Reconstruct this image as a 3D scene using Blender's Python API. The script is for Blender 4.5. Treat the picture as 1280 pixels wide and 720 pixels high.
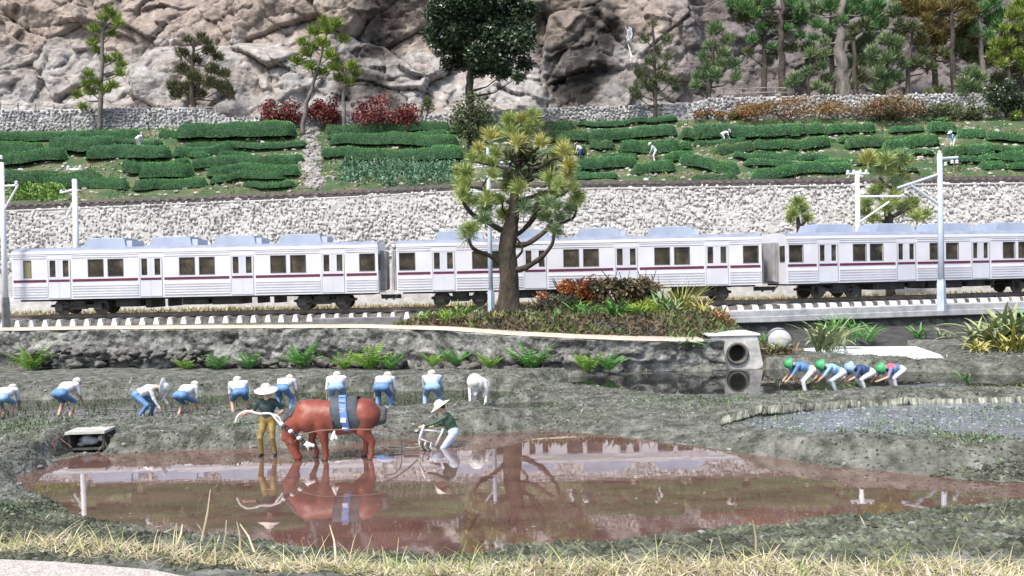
import bpy, math, random
import numpy as np
from mathutils import Matrix, Vector
for o in list(bpy.data.objects): bpy.data.objects.remove(o)
SC = bpy.context.scene
COL = SC.collection
R = math.radians
rng = np.random.default_rng(7)
random.seed(7)

# ------------------------------------------------------------------ camera
FPX, H = 1100.0, 4.19
PITCH, ROLL = -0.885, 1.2
cd = bpy.data.cameras.new('camera'); cam = bpy.data.objects.new('camera', cd); COL.objects.link(cam)
cd.sensor_width = 36; cd.lens = 36 * FPX / 1280; cd.clip_start = 0.1; cd.clip_end = 600
CM = Matrix.Rotation(R(90 + PITCH), 4, 'X') @ Matrix.Rotation(R(-ROLL), 4, 'Z')
cam.matrix_world = Matrix.Translation((0, 0, H)) @ CM
SC.camera = cam
# ------------------------------------------------------------------ world, sun, exposure
SUN_EL, SUN_AZ = 58.0, 215.0     # sun behind the camera's left shoulder
W = bpy.data.worlds.new("World"); SC.world = W; W.use_nodes = True
nt = W.node_tree; nt.nodes.clear()
sky = nt.nodes.new('ShaderNodeTexSky'); sky.sky_type = 'NISHITA'; sky.sun_disc = False
sky.sun_elevation = R(SUN_EL); sky.sun_rotation = R(SUN_AZ); sky.dust_density = 3.0; sky.air_density = 1.0
bg = nt.nodes.new('ShaderNodeBackground'); bg.inputs['Strength'].default_value = 0.115
wo = nt.nodes.new('ShaderNodeOutputWorld')
nt.links.new(sky.outputs[0], bg.inputs[0]); nt.links.new(bg.outputs[0], wo.inputs[0])
sl = bpy.data.lights.new('sun', 'SUN'); sl.energy = 2.3; sl.angle = R(10); sl.color = (1.0, 0.95, 0.88)
so = bpy.data.objects.new('sun', sl); COL.objects.link(so); so.location = (0, 0, 60)
az = R(SUN_AZ)
sdir = Vector((math.sin(az) * math.cos(R(SUN_EL)), math.cos(az) * math.cos(R(SUN_EL)), math.sin(R(SUN_EL))))
so.rotation_euler = sdir.to_track_quat('Z', 'Y').to_euler()
SC.view_settings.view_transform = 'Standard'; SC.view_settings.look = 'None'
SC.view_settings.exposure = 1.05; SC.view_settings.gamma = 1.0

# ------------------------------------------------------------------ measuring helpers
def ray(px, py):
    d = CM.to_3x3() @ Vector(((px - 640) / FPX, -(py - 360) / FPX, -1.0))
    return d / d.y
def at(px, py, Y):
    d = ray(px, py); return np.array((d.x * Y, Y, H + d.z * Y))
def on(px, py, z):
    d = ray(px, py); Y = (z - H) / d.z; return np.array((d.x * Y, Y, z))

# ------------------------------------------------------------------ noise
def _h(ix, iy, iz, seed):
    n = (ix.astype(np.int64) * 374761393 + iy.astype(np.int64) * 668265263 + iz.astype(np.int64) * 2147483647 + seed * 974634777) & 0xffffffff
    n = ((n ^ (n >> 13)) * 1274126177) & 0xffffffff
    n = ((n ^ (n >> 16)) * 2246822519) & 0xffffffff
    return ((n ^ (n >> 15)) & 0xffffff) / float(0xffffff)
def vnoise(x, y, z=None, seed=0):
    x = np.asarray(x, float); y = np.asarray(y, float)
    z = np.zeros_like(x) if z is None else np.asarray(z, float)
    fx, fy, fz = np.floor(x), np.floor(y), np.floor(z)
    tx, ty, tz = x - fx, y - fy, z - fz
    tx, ty, tz = [t * t * t * (t * (t * 6 - 15) + 10) for t in (tx, ty, tz)]
    r = 0
    for i in (0, 1):
        for j in (0, 1):
            for k in (0, 1):
                r = r + _h(fx + i, fy + j, fz + k, seed) * (tx if i else 1 - tx) * (ty if j else 1 - ty) * (tz if k else 1 - tz)
    return r * 2 - 1
def fbm(x, y, z=None, oc=4, seed=0, ridged=False):
    s, a, t = 0, 1.0, 0
    for o in range(oc):
        n = vnoise(x * 2 ** o + 13.1 * o, y * 2 ** o + 7.7 * o, None if z is None else z * 2 ** o, seed + o)
        if ridged: n = 1 - 2 * np.abs(n)
        s = s + a * n; t += a; a *= 0.5
    return s / t
def sst(a, b, x):
    t = np.clip((np.asarray(x, float) - a) / (b - a), 0, 1); return t * t * (3 - 2 * t)

# ------------------------------------------------------------------ mesh building
class B:
    def __init__(s): s.V = []; s.L = []; s.S = []; s.M = []; s.n = 0
    def add(s, v, f, mat=0):
        v = np.asarray(v, float).reshape(-1, 3); f = np.asarray(f, int)
        s.V.append(v); s.L.append((f + s.n).ravel()); s.S.append(np.full(len(f), f.shape[1])); s.M.append(np.full(len(f), mat) if np.isscalar(mat) else np.asarray(mat)); s.n += len(v)
        return s
    def poly(s, v, mat=0): return s.add(v, [list(range(len(v)))], mat)
    def box(s, c, d, mat=0, rz=0, top=1.0):
        x, y, z = [q / 2 for q in d]
        v = np.array([(-x, -y, -z), (x, -y, -z), (x, y, -z), (-x, y, -z), (-x * top, -y * top, z), (x * top, -y * top, z), (x * top, y * top, z), (-x * top, y * top, z)])
        if rz: cs, sn = math.cos(rz), math.sin(rz); v = np.c_[v[:, 0] * cs - v[:, 1] * sn, v[:, 0] * sn + v[:, 1] * cs, v[:, 2]]
        return s.add(v + np.asarray(c), [(0, 3, 2, 1), (4, 5, 6, 7), (0, 1, 5, 4), (1, 2, 6, 5), (2, 3, 7, 6), (3, 0, 4, 7)], mat)
    def tube(s, pts, rad, n=8, mat=0, cap=True):
        P = np.asarray(pts, float); m = len(P); rad = np.full(m, rad) if np.isscalar(rad) else np.asarray(rad, float)
        T = np.gradient(P, axis=0); T /= np.linalg.norm(T, axis=1)[:, None] + 1e-9
        ref = np.array((0, 0, 1.0)) if abs(T[:, 2]).mean() < .8 else np.array((0, 1.0, 0))
        U = np.cross(T, ref); U /= np.linalg.norm(U, axis=1)[:, None] + 1e-9; Wv = np.cross(T, U)
        a = np.linspace(0, 2 * np.pi, n, endpoint=False)
        v = P[:, None] + rad[:, None, None] * (U[:, None] * np.cos(a)[None, :, None] + Wv[:, None] * np.sin(a)[None, :, None])
        i = np.arange(m - 1)[:, None] * n; j = np.arange(n)[None]; k = (j + 1) % n
        f = np.stack([i + j, i + k, i + n + k, i + n + j], -1).reshape(-1, 4)
        s.add(v, f, mat)
        if cap:
            s.L.append(np.arange(n)[::-1] + s.n - m * n); s.S.append(np.array([n])); s.M.append(np.array([mat]))
            s.L.append(np.arange(n) + s.n - n); s.S.append(np.array([n])); s.M.append(np.array([mat]))
        return s
    def lathe(s, prof, n=16, c=(0, 0, 0), mat=0, axis='z'):
        a = np.linspace(0, 2 * np.pi, n, endpoint=False); pr = np.asarray(prof, float)
        v = np.stack([pr[:, 0, None] * np.cos(a), pr[:, 0, None] * np.sin(a), np.repeat(pr[:, 1, None], n, 1)], -1)
        if axis == 'y': v = v[..., [0, 2, 1]] * np.array((1, -1, 1))
        m = len(pr); i = np.arange(m - 1)[:, None] * n; j = np.arange(n)[None]; k = (j + 1) % n
        f = np.stack([i + j, i + k, i + n + k, i + n + j], -1).reshape(-1, 4)
        return s.add(v.reshape(-1, 3) + np.asarray(c), f, mat)
    def grid(s, V, mat=0):
        r, c = V.shape[:2]; i = np.arange(r - 1)[:, None] * c; j = np.arange(c - 1)[None]
        return s.add(V.reshape(-1, 3), np.stack([i + j, i + j + 1, i + c + j + 1, i + c + j], -1).reshape(-1, 4), mat)
    def mesh(s, name, mats, smooth=False):
        me = bpy.data.meshes.new(name); V = np.concatenate(s.V); L = np.concatenate(s.L); S = np.concatenate(s.S); Mi = np.concatenate(s.M)
        me.vertices.add(len(V)); me.vertices.foreach_set('co', V.ravel().astype(np.float32))
        me.loops.add(len(L)); me.loops.foreach_set('vertex_index', L.astype(np.int32))
        me.polygons.add(len(S)); me.polygons.foreach_set('loop_start', (np.cumsum(S) - S).astype(np.int32))
        me.polygons.foreach_set('loop_total', S.astype(np.int32))
        me.polygons.foreach_set('material_index', Mi.astype(np.int32))
        me.polygons.foreach_set('use_smooth', np.full(len(S), bool(smooth)))
        me.update(calc_edges=True)
        for m in (mats if isinstance(mats, (list, tuple)) else [mats]): me.materials.append(m)
        return me
    def build(s, name, mats, parent=None, smooth=False, loc=None, **tags):
        return link(name, s.mesh(name, mats, smooth), parent, loc, **tags)
def link(name, data, parent=None, loc=None, rz=None, **tags):
    o = bpy.data.objects.new(name, data); COL.objects.link(o)
    if parent is not None: o.parent = parent
    if loc is not None: o.location = [float(q) for q in loc]
    if rz is not None: o.rotation_euler = (0, 0, rz)
    for k, v in tags.items(): o[k] = v
    return o
def thing(name, label, cat, loc=(0, 0, 0), rz=0, group=None):
    o = link(name, None, None, loc, rz, label=label, category=cat); o.empty_display_size = .3
    if group: o['group'] = group
    return o

def frame(b, x0, x1, z0, z1, hx0, hx1, hz0, hz1, y, th):
    o_ = [(x0, z0), (x1, z0), (x1, z1), (x0, z1)]; i_ = [(hx0, hz0), (hx1, hz0), (hx1, hz1), (hx0, hz1)]
    v = [(x, y - th / 2, z) for x, z in o_ + i_] + [(x, y + th / 2, z) for x, z in o_ + i_]
    f = []
    for k in range(4):
        j = (k + 1) % 4; f += [(k, j, 4 + j, 4 + k), (8 + j, 8 + k, 12 + k, 12 + j), (j, k, 8 + k, 8 + j), (4 + k, 4 + j, 12 + j, 12 + k)]
    return b.add(v, f)
# icosphere templates
def ico(sub=1):
    import bmesh
    bm = bmesh.new(); bmesh.ops.create_icosphere(bm, subdivisions=sub, radius=1)
    v = np.array([q.co[:] for q in bm.verts]); f = np.array([[w.index for w in q.verts] for q in bm.faces]); bm.free(); return v, f
ICO1, ICO2, ICO3 = ico(1), ico(2), ico(3)
def rock_verts(ic, seed, amp=.35):
    v = ic[0].copy(); n = fbm(v[:, 0] * 1.3 + seed, v[:, 1] * 1.3, v[:, 2] * 1.3 + seed, oc=2, seed=int(seed) % 97)
    return v * (1 + amp * n)[:, None]
def rotz(v, a):
    c, s_ = np.cos(a), np.sin(a); return np.stack([v[..., 0] * c - v[..., 1] * s_, v[..., 0] * s_ + v[..., 1] * c, v[..., 2]], -1)
def scatter_rocks(b, P, S, ic=ICO1, nvar=8, mat=0, amp=.35):
    """P (n,3), S (n,3) sizes"""
    n = len(P); var = rng.integers(0, nvar, n); ang = rng.uniform(0, 6.28, n)
    for k in range(nvar):
        i = np.where(var == k)[0]
        if not len(i): continue
        v = rock_verts(ic, k * 3.7 + 1, amp)
        vv = v[None] * S[i][:, None]
        vv = rotz(vv, ang[i][:, None]) + P[i][:, None]
        nv = len(v); f = ic[1][None] + (np.arange(len(i)) * nv)[:, None, None]
        b.add(vv.reshape(-1, 3), f.reshape(-1, 3), mat)
def cards(b, P, D, Up, ln, wd, mat=0, tri=False, bend=0.0):
    """leaf faces: base P, direction D, width axis from cross(D,Up)"""
    P = np.asarray(P); n = len(P); D = D / (np.linalg.norm(D, axis=1)[:, None] + 1e-9)
    S = np.cross(D, Up); S /= np.linalg.norm(S, axis=1)[:, None] + 1e-9
    ln = np.broadcast_to(ln, n)[:, None]; wd = np.broadcast_to(wd, n)[:, None]
    if tri:
        v = np.stack([P - S * wd / 2, P + S * wd / 2, P + D * ln + np.array((0, 0, -1.)) * bend * ln], 1); f = np.arange(3 * n).reshape(n, 3)
    else:
        m = P + D * ln * .5
        v = np.stack([P, m + S * wd / 2, P + D * ln + np.array((0, 0, -1.)) * bend * ln, m - S * wd / 2], 1); f = np.arange(4 * n).reshape(n, 4)
    b.add(v.reshape(-1, 3), f, mat)
def blades(b, P, D, ln, wd, bend, mat=0, seg=3):
    """curved grass strips"""
    n = len(P); D = D / np.linalg.norm(D, axis=1)[:, None]; hor = D.copy(); hor[:, 2] = 0; hor /= np.linalg.norm(hor, axis=1)[:, None] + 1e-6
    S = np.stack([-hor[:, 1], hor[:, 0], np.zeros(n)], -1)
    tw = rng.uniform(-1, 1, n)[:, None] * hor; S = S * .7 + tw * .7; S /= np.linalg.norm(S, axis=1)[:, None] + 1e-6
    ln = np.broadcast_to(ln, n)[:, None]; wd = np.broadcast_to(wd, n)[:, None]; bend = np.broadcast_to(bend, n)[:, None]
    rows = []
    for k in range(seg + 1):
        t = k / seg; c = P + D * ln * t + hor * bend * ln * t * t * .8 + np.array((0, 0, -1.)) * bend * ln * t * t * .6
        w = wd * (1 - t * .85) / 2; rows += [c - S * w, c + S * w]
    v = np.stack(rows, 1); m = 2 * (seg + 1); base = (np.arange(n) * m)[:, None, None]
    f = np.array([[2 * k, 2 * k + 1, 2 * k + 3, 2 * k + 2] for k in range(seg)])[None] + base
    b.add(v.reshape(-1, 3), f.reshape(-1, 4), mat)
def rdir(n, up=0.0, spread=1.0):
    d = rng.normal(size=(n, 3)); d /= np.linalg.norm(d, axis=1)[:, None]; d *= spread; d[:, 2] += up
    return d / np.linalg.norm(d, axis=1)[:, None]

# ------------------------------------------------------------------ smooth bodies (distance field + surface nets)
def nets(f, org, h):
    s = f < 0
    c = [s[i:s.shape[0] - 1 + i, j:s.shape[1] - 1 + j, k:s.shape[2] - 1 + k] for i in (0, 1) for j in (0, 1) for k in (0, 1)]
    cnt = sum(q.astype(int) for q in c); act = (cnt > 0) & (cnt < 8); idx = -np.ones(act.shape, int); I = np.argwhere(act); idx[act] = np.arange(len(I))
    off = [(i, j, k) for i in (0, 1) for j in (0, 1) for k in (0, 1)]
    pos = np.zeros((len(I), 3)); w = np.zeros(len(I))
    for a in off:
        for ax in range(3):
            if a[ax]: continue
            b_ = list(a); b_[ax] = 1
            fa = f[I[:, 0] + a[0], I[:, 1] + a[1], I[:, 2] + a[2]]; fb = f[I[:, 0] + b_[0], I[:, 1] + b_[1], I[:, 2] + b_[2]]
            m = (fa < 0) != (fb < 0); t = np.where(m, fa / np.where(m, fa - fb, 1), 0)
            p = np.array(a, float)[None].repeat(len(I), 0); p[:, ax] += t; pos += p * m[:, None]; w += m
    pos = (I + pos / w[:, None]) * h + org
    Q = []
    for ax in range(3):
        u, v = [(1, 2), (2, 0), (0, 1)][ax]
        sl0 = [slice(None)] * 3; sl1 = [slice(None)] * 3; sl0[ax] = slice(0, -1); sl1[ax] = slice(1, None)
        ch = s[tuple(sl0)] != s[tuple(sl1)]; E = np.argwhere(ch)
        ok = (E[:, u] > 0) & (E[:, v] > 0) & (E[:, u] < s.shape[u] - 1) & (E[:, v] < s.shape[v] - 1); E = E[ok]
        ins = s[E[:, 0], E[:, 1], E[:, 2]]
        def cell(du, dv):
            q = E.copy(); q[:, u] -= du; q[:, v] -= dv; return idx[q[:, 0], q[:, 1], q[:, 2]]
        q = np.stack([cell(1, 1), cell(0, 1), cell(0, 0), cell(1, 0)], 1); q[~ins] = q[~ins][:, ::-1]; Q.append(q)
    return pos, np.concatenate(Q)
def organic(prims, h=.015, k=.03, pad=.06):
    """prims: (a, b, ra, rb, mat[, squash_y]) tapered capsules -> verts, quads, mats"""
    A = np.array([p[0] for p in prims], float); Bq = np.array([p[1] for p in prims], float); rm = max(max(p[2], p[3]) for p in prims)
    lo = np.minimum(A, Bq).min(0) - rm - pad; hi = np.maximum(A, Bq).max(0) + rm + pad
    n = np.ceil((hi - lo) / h).astype(int) + 1
    X = np.stack(np.meshgrid(*[lo[i] + np.arange(n[i]) * h for i in range(3)], indexing='ij'), -1)
    def dist(X, p):
        a, b_ = np.array(p[0], float), np.array(p[1], float); ab = b_ - a; t = np.clip(((X - a) @ ab) / (ab @ ab + 1e-9), 0, 1)
        return np.linalg.norm(X - a - t[..., None] * ab, axis=-1) - (p[2] + (p[3] - p[2]) * t)
    f = np.full(X.shape[:3], 1e3)
    for p in prims:
        a, b_ = np.array(p[0]), np.array(p[1]); r = max(p[2], p[3]) + 3 * k + 2 * h
        i0 = np.clip(np.floor((np.minimum(a, b_) - r - lo) / h).astype(int), 0, None); i1 = np.ceil((np.maximum(a, b_) + r - lo) / h).astype(int) + 1
        sl_ = tuple(slice(i0[q], i1[q]) for q in range(3)); d = dist(X[sl_], p); g = f[sl_]
        kk = p[5] if len(p) > 5 else k
        hh = np.clip(kk - np.abs(d - g), 0, None) / kk; f[sl_] = np.minimum(d, g) - hh * hh * kk * .25
    V, Q = nets(f, lo, h); C = V[Q].mean(1)
    D = np.stack([dist(C, p) for p in prims], 1); m = np.array([p[4] for p in prims])[D.argmin(1)]
    return V, Q, m

# ------------------------------------------------------------------ materials
def srgb(r, g, b): return tuple(((c / 255) / 12.92 if c / 255 <= .04045 else ((c / 255 + .055) / 1.055) ** 2.4) for c in (r, g, b)) + (1,)
def col(c): return srgb(*c) if max(c) > 1.01 else tuple(c) + (1,)
def mat(name, c1, c2=None, c3=None, scale=3.0, rough=.85, bump=0.0, bscale=None, island=0.0, metal=0.0, spec=None, detail=5, stretch=None, lo=.35, hi=.65, transl=0, hue=0.0, nr=.55):
    m = bpy.data.materials.new(name); m.use_nodes = True; t = m.node_tree; N = t.nodes; L = t.links
    p = N['Principled BSDF']; p.inputs['Roughness'].default_value = rough; p.inputs['Metallic'].default_value = metal
    if spec is not None: p.inputs['Specular IOR Level'].default_value = spec
    tc = N.new('ShaderNodeTexCoord'); src = tc.outputs['Object']
    if stretch:
        mp = N.new('ShaderNodeMapping'); mp.inputs['Scale'].default_value = stretch; L.new(src, mp.inputs[0]); src = mp.outputs[0]
    out = None
    if c2 is not None:
        n = N.new('ShaderNodeTexNoise'); n.inputs['Scale'].default_value = scale; n.inputs['Detail'].default_value = detail; n.inputs['Roughness'].default_value = nr; L.new(src, n.inputs['Vector'])
        r = N.new('ShaderNodeValToRGB'); L.new(n.outputs[0], r.inputs[0]); e = r.color_ramp.elements
        e[0].position = lo; e[0].color = col(c1); e[1].position = hi; e[1].color = col(c2)
        if c3 is not None:
            x = e.new(hi + (1 - hi) * .35); x.color = col(c3)
        out = r.outputs[0]
    if island or hue:
        g = N.new('ShaderNodeNewGeometry'); mr = N.new('ShaderNodeMapRange'); L.new(g.outputs['Random Per Island'], mr.inputs[0])
        mr.inputs[3].default_value = 1 - island; mr.inputs[4].default_value = 1 + island
        hs = N.new('ShaderNodeHueSaturation'); L.new(mr.outputs[0], hs.inputs['Value'])
        if hue:
            m2 = N.new('ShaderNodeMath'); m2.operation = 'MULTIPLY'; m2.inputs[1].default_value = 7.31; L.new(g.outputs['Random Per Island'], m2.inputs[0])
            m3 = N.new('ShaderNodeMath'); m3.operation = 'FRACT'; L.new(m2.outputs[0], m3.inputs[0])
            m4 = N.new('ShaderNodeMapRange'); L.new(m3.outputs[0], m4.inputs[0]); m4.inputs[3].default_value = .5 - hue; m4.inputs[4].default_value = .5 + hue
            L.new(m4.outputs[0], hs.inputs['Hue'])
        if out is not None: L.new(out, hs.inputs['Color'])
        else: hs.inputs['Color'].default_value = col(c1)
        out = hs.outputs[0]
    if out is not None: L.new(out, p.inputs['Base Color'])
    else: p.inputs['Base Color'].default_value = col(c1)
    if bump:
        n2 = N.new('ShaderNodeTexNoise'); n2.inputs['Scale'].default_value = bscale or scale * 3; n2.inputs['Detail'].default_value = 6; L.new(src, n2.inputs['Vector'])
        bp = N.new('ShaderNodeBump'); bp.inputs['Strength'].default_value = min(1, bump); bp.inputs['Distance'].default_value = .1 * bump; L.new(n2.outputs[0], bp.inputs['Height']); L.new(bp.outputs[0], p.inputs['Normal'])
    if transl:
        tr = N.new('ShaderNodeBsdfTranslucent'); mx = N.new('ShaderNodeMixShader'); mx.inputs[0].default_value = transl
        if out is not None: L.new(out, tr.inputs[0])
        else: tr.inputs[0].default_value = col(c1)
        L.new(p.outputs[0], mx.inputs[1]); L.new(tr.outputs[0], mx.inputs[2]); L.new(mx.outputs[0], N['Material Output'].inputs[0])
    return m
# ================================================================== SETTING
# ---- outlines measured on the photograph, put down on their own level in the place
def poly_on(pts, z): return np.array([on(x, y, z)[:2] for x, y in pts])
POND = {
 'front': (0.0, poly_on([(22,596),(60,583),(140,567),(230,563),(330,560),(420,556),(470,550),(540,545),(600,541),(680,538),(760,543),(830,553),(900,562),(960,572),(1040,583),(1130,592),(1210,599),(1320,606),(1340,624),(1240,629),(1150,640),(1060,647),(980,655),(900,664),(800,673),(700,683),(600,690),(520,696),(440,694),(370,684),(300,672),(200,660),(120,652),(80,640),(60,622),(30,608)], 0.0)),
 'planting': (0.35, poly_on([(-120,499),(0,500),(100,500),(200,497),(300,493),(400,490),(500,489),(580,488),(640,489),(660,492),(640,500),(600,509),(520,513),(440,515),(360,518),(300,521),(230,525),(150,528),(80,532),(0,528),(-120,528)], 0.35)),
 'mirror': (0.45, poly_on([(672,481),(720,472),(790,468),(870,465),(940,465),(1000,461),(1090,463),(1180,467),(1280,470),(1400,470),(1400,484),(1280,485),(1150,487),(1080,490),(1000,494),(960,496),(880,494),(800,490),(740,486)], 0.45)),
 'weedy': (0.38, poly_on([(930,528),(960,519),(1010,512),(1060,506),(1130,503),(1200,501),(1290,500),(1420,500),(1420,557),(1290,557),(1210,552),(1100,547),(1020,544),(950,538)], 0.38)),
 'strip': (0.36, poly_on([(606,508),(640,503),(690,501),(700,503),(680,509),(640,514),(600,515)], 0.36)),
}
def sdist(P, X, Y):
    d = np.full(X.shape, 1e9); ins = np.zeros(X.shape, bool); n = len(P)
    for i in range(n):
        a, b_ = P[i], P[(i + 1) % n]; e = b_ - a
        t = np.clip(((X - a[0]) * e[0] + (Y - a[1]) * e[1]) / (e @ e), 0, 1)
        d = np.minimum(d, np.hypot(X - a[0] - t * e[0], Y - a[1] - t * e[1]))
        c = ((a[1] > Y) != (b_[1] > Y)) & (X < (b_[0] - a[0]) * (Y - a[1]) / (b_[1] - a[1] + 1e-12) + a[0]); ins ^= c
    return np.where(ins, -d, d)
EDGE_PX = [(-160,416,2.2),(0,412,2.2),(120,410,2.2),(250,409,2.2),(450,408,2.15),(560,411,2.1),(640,417,2.0),(720,421,1.85),(800,424,1.7),(870,425,1.6)]
EDGE = np.array([on(x, y, z) for x, y, z in EDGE_PX])
EDGE = np.vstack([[-40, EDGE[0, 1], 2.2], EDGE, [EDGE[-1, 0] + .6, EDGE[-1, 1] + .1, 1.6]])
XR0 = EDGE[-1, 0]
def edge_y(x): return np.interp(x, EDGE[:, 0], EDGE[:, 1])
def edge_z(x): return np.interp(x, EDGE[:, 0], EDGE[:, 2])
BEND_X, BEND_A = 12.5, R(13.5)
def slab_y(x): return 46.35 + np.clip(np.asarray(x, float) - BEND_X, 0, None) * math.tan(BEND_A) * sst(BEND_X - 1, BEND_X + 4, x)
TB = 1.84
RIDGE = poly_on([(560, 500), (640, 499), (740, 497), (850, 510), (930, 541), (1020, 557), (1110, 564), (1200, 571), (1340, 583)], .5)
APRON_PX = [(1000, 436), (1040, 433), (1145, 433), (1175, 443), (1181, 449), (1168, 453), (1140, 453), (1130, 451), (1075, 449), (1020, 444)]
APRON = poly_on(APRON_PX, .6)
NOTCH = [(*on(922, 462, .4)[:2], 1.0, .9, .38), (*on(109, 562, .03)[:2], .52, .5, -.05)]
def land(X, Y, detail=True):
    L = np.interp(Y, [5, 11, 14, 18, 22, 27, 30, 31.0, 60], [.48, .46, .42, .42, .42, .60, .78, .80, .9])
    L = L + .08 * sst(5.8, 7.5, X) * sst(16.5, 17.5, Y) * sst(27, 25, Y) - .26 * sst(-.5, 1.5, X) * sst(6.2, 4.6, X) * np.interp(Y, [15, 18, 22, 24, 26, 28, 29], [0, 1, 1, .85, .55, .2, 0])
    L = L - .4 * sst(31.3, 32.6, Y) * sst(7.5, 6.0, X)
    L = L + .07 * fbm(X * .25, Y * .25, oc=3, seed=3) * sst(12, 16, Y)
    slope = .2 + (1.2 - .7 * sst(-.5, 1.5, X) * sst(6.2, 4.6, X) * sst(27, 25, Y)) * sst(16.5, 21, Y)
    z = L
    L = np.where(X > -3, L - np.clip(L - .56, 0, 1) * sst(-1.5, 2, X) * sst(24.5, 26, Y) * sst(31.5, 31, Y), L)
    L = L - .36 * sst(7.5, 9, X) * sst(31, 32.5, Y)
    low = sst(-.9, 1.0, X) * sst(6.4, 4.8, X) * sst(18, 19, Y) * sst(28, 25.5, Y)
    L = L * (1 - low) + np.interp(Y, [18, 22, 23.5, 25.8, 28], [.1, .1, .14, .33, .6]) * low + .04 * low * fbm(X * .7, Y * .7, oc=2, seed=8)
    slope = slope * (1 - low) + .25 * low
    dr_ = np.full(X.shape, 1e9)
    for a_, b_ in zip(RIDGE[:-1], RIDGE[1:]):
        e_ = b_ - a_; t_ = np.clip(((X - a_[0]) * e_[0] + (Y - a_[1]) * e_[1]) / (e_ @ e_), 0, 1); dr_ = np.minimum(dr_, np.hypot(X - a_[0] - t_ * e_[0], Y - a_[1] - t_ * e_[1]))
    L = L + .11 * np.exp(-(dr_ / .5) ** 2)
    wob = .22 * (1 - .6 * low) * fbm(X * .9, Y * .9, oc=3, seed=5)
    for nme, (lev, P) in POND.items():
        far = P[:, 1].min() > 24
        d = sdist(P, X, Y) + wob * (.35 if nme in ('mirror', 'weedy') else .8 if nme != 'strip' else .3) - (.2 if nme == 'mirror' else 0)
        g = np.where(d < 0, np.maximum(d * .5, -.18 if nme != 'weedy' else -.05), slope * d)
        z = np.minimum(z, lev + g) if True else z
    # mud that pokes out of the shallow paddies
    for nme, am in (('weedy', .075), ('planting', .11), ('mirror', 0.0)):
        lev, P = POND[nme]; d = sdist(P, X, Y); m = sst(.2, -.5, d)
        if am: z = z + m * (.03 + am * fbm(X * 1.6, Y * 2.4, oc=4, seed=21) - (.075 if nme == 'planting' else .06))
    rough = .085 * fbm(X * 1.2, Y * 1.2, oc=4, seed=9) + .05 * fbm(X * 4, Y * 4, oc=3, seed=12, ridged=True)
    dry = sst(-.02, .12, z - .0)
    z = z + rough * np.where(sdist(POND['front'][1], X, Y) < 0, .15, .8) * (1 - .6 * low)
    # upper terrace behind the wall
    ez = edge_z(X); xr = XR0 + np.clip(Y - 33, 0, 20) * .27
    t = sst(.28, .55, Y - edge_y(X)) * sst(1.6, 0, X - xr)
    zt = ez - .12 + (TB - ez + .12) * sst(1.6, 2.8, Y - edge_y(X)) + .03 * fbm(X * 2, Y * 2, seed=31)
    bed = sst(1.0, 2.2, Y - edge_y(X)) * sst(45.8, 43.5, Y) * sst(-5.6, -3.0, X) * sst(1, -1, X - xr)
    zt = zt + bed * (.36 + .2 * fbm(X * .8, Y * .8, oc=3, seed=33)) + .25 * np.exp(-((X - 3.8) / 3) ** 2 - ((Y - 41) / 2.2) ** 2)
    z = z * (1 - t) + zt * t
    m = sst(.6, -.1, sdist(APRON, X, Y)); z = z * (1 - m) + .57 * m
    for (nx, ny, nw, nb, nz) in NOTCH:
        m = sst(nw + .25, nw - .05, np.abs(X - nx)) * sst(ny - 1.9, ny - 1.3, Y) * sst(ny + nb + .15, ny + nb - .1, Y); z = np.where(m > 0, np.minimum(z, z * (1 - m) + nz * m), z)
    # beyond the slab everything is at track bed level
    t2 = sst(.05, .3, Y - slab_y(X)); z = z * (1 - t2) + (1.86 + .05 * fbm(X, Y, seed=40) + .28 * sst(3.0, 4.2, Y - slab_y(X))) * t2
    return z
def landz(x, y): return float(land(np.array([float(x)]), np.array([float(y)]))[0])

M_ground = mat('ground_earth', (.045, .05, .036), (.165, .168, .145), (.31, .315, .285), scale=2.2, rough=.95, bump=1.0, bscale=9, detail=12, lo=.40, hi=.58, nr=.72)
def groundmesh(name, x0, x1, y0, y1, st, m):
    xs = np.arange(x0, x1 + st, st); ys = np.arange(y0, y1 + st, st); X, Y = np.meshgrid(xs, ys)
    return B().grid(np.stack([X, Y, land(X, Y)], -1)).build(name, m, smooth=True, kind='structure')
groundmesh('paddy_ground', -15, 17, 5, 24.06, .07, M_ground)
groundmesh('terrace_ground', -38, 42, 24, 61, .16, M_ground)

# ---- water
def water_mat(name, c1, c2, rough=.02, bump=.02, scale=.6, ior=1.6):
    m = mat(name, c1, c2, scale=scale, rough=rough, detail=6, stretch=(1, 2.2, 1)); t = m.node_tree; p = t.nodes['Principled BSDF']; p.inputs['IOR'].default_value = ior
    n = t.nodes.new('ShaderNodeTexNoise'); n.inputs['Scale'].default_value = 1.3; n.inputs['Detail'].default_value = 3
    tc = t.nodes.new('ShaderNodeTexCoord'); t.links.new(tc.outputs['Object'], n.inputs['Vector'])
    b = t.nodes.new('ShaderNodeBump'); b.inputs['Strength'].default_value = bump; b.inputs['Distance'].default_value = .1; t.links.new(n.outputs[0], b.inputs['Height']); t.links.new(b.outputs[0], p.inputs['Normal'])
    return m
M_w1 = water_mat('muddy_red_water', (.105, .056, .045), (.165, .097, .08), ior=3.4, bump=.018)
M_w2 = water_mat('dark_planting_water', (.015, .018, .012), (.05, .052, .04), bump=.25, ior=1.38, rough=.06)
M_w3 = water_mat('still_dark_water', (.012, .012, .011), (.03, .03, .026), bump=.02, ior=1.42)
M_w4 = water_mat('grey_shallow_water', (.10, .11, .12), (.17, .18, .20), rough=.18, bump=.5, ior=1.5)
q_ = M_w1.node_tree.nodes['Principled BSDF']; q_.inputs['Coat Weight'].default_value = .25; q_.inputs['Coat IOR'].default_value = 1.85; q_.inputs['Coat Roughness'].default_value = .01
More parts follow.
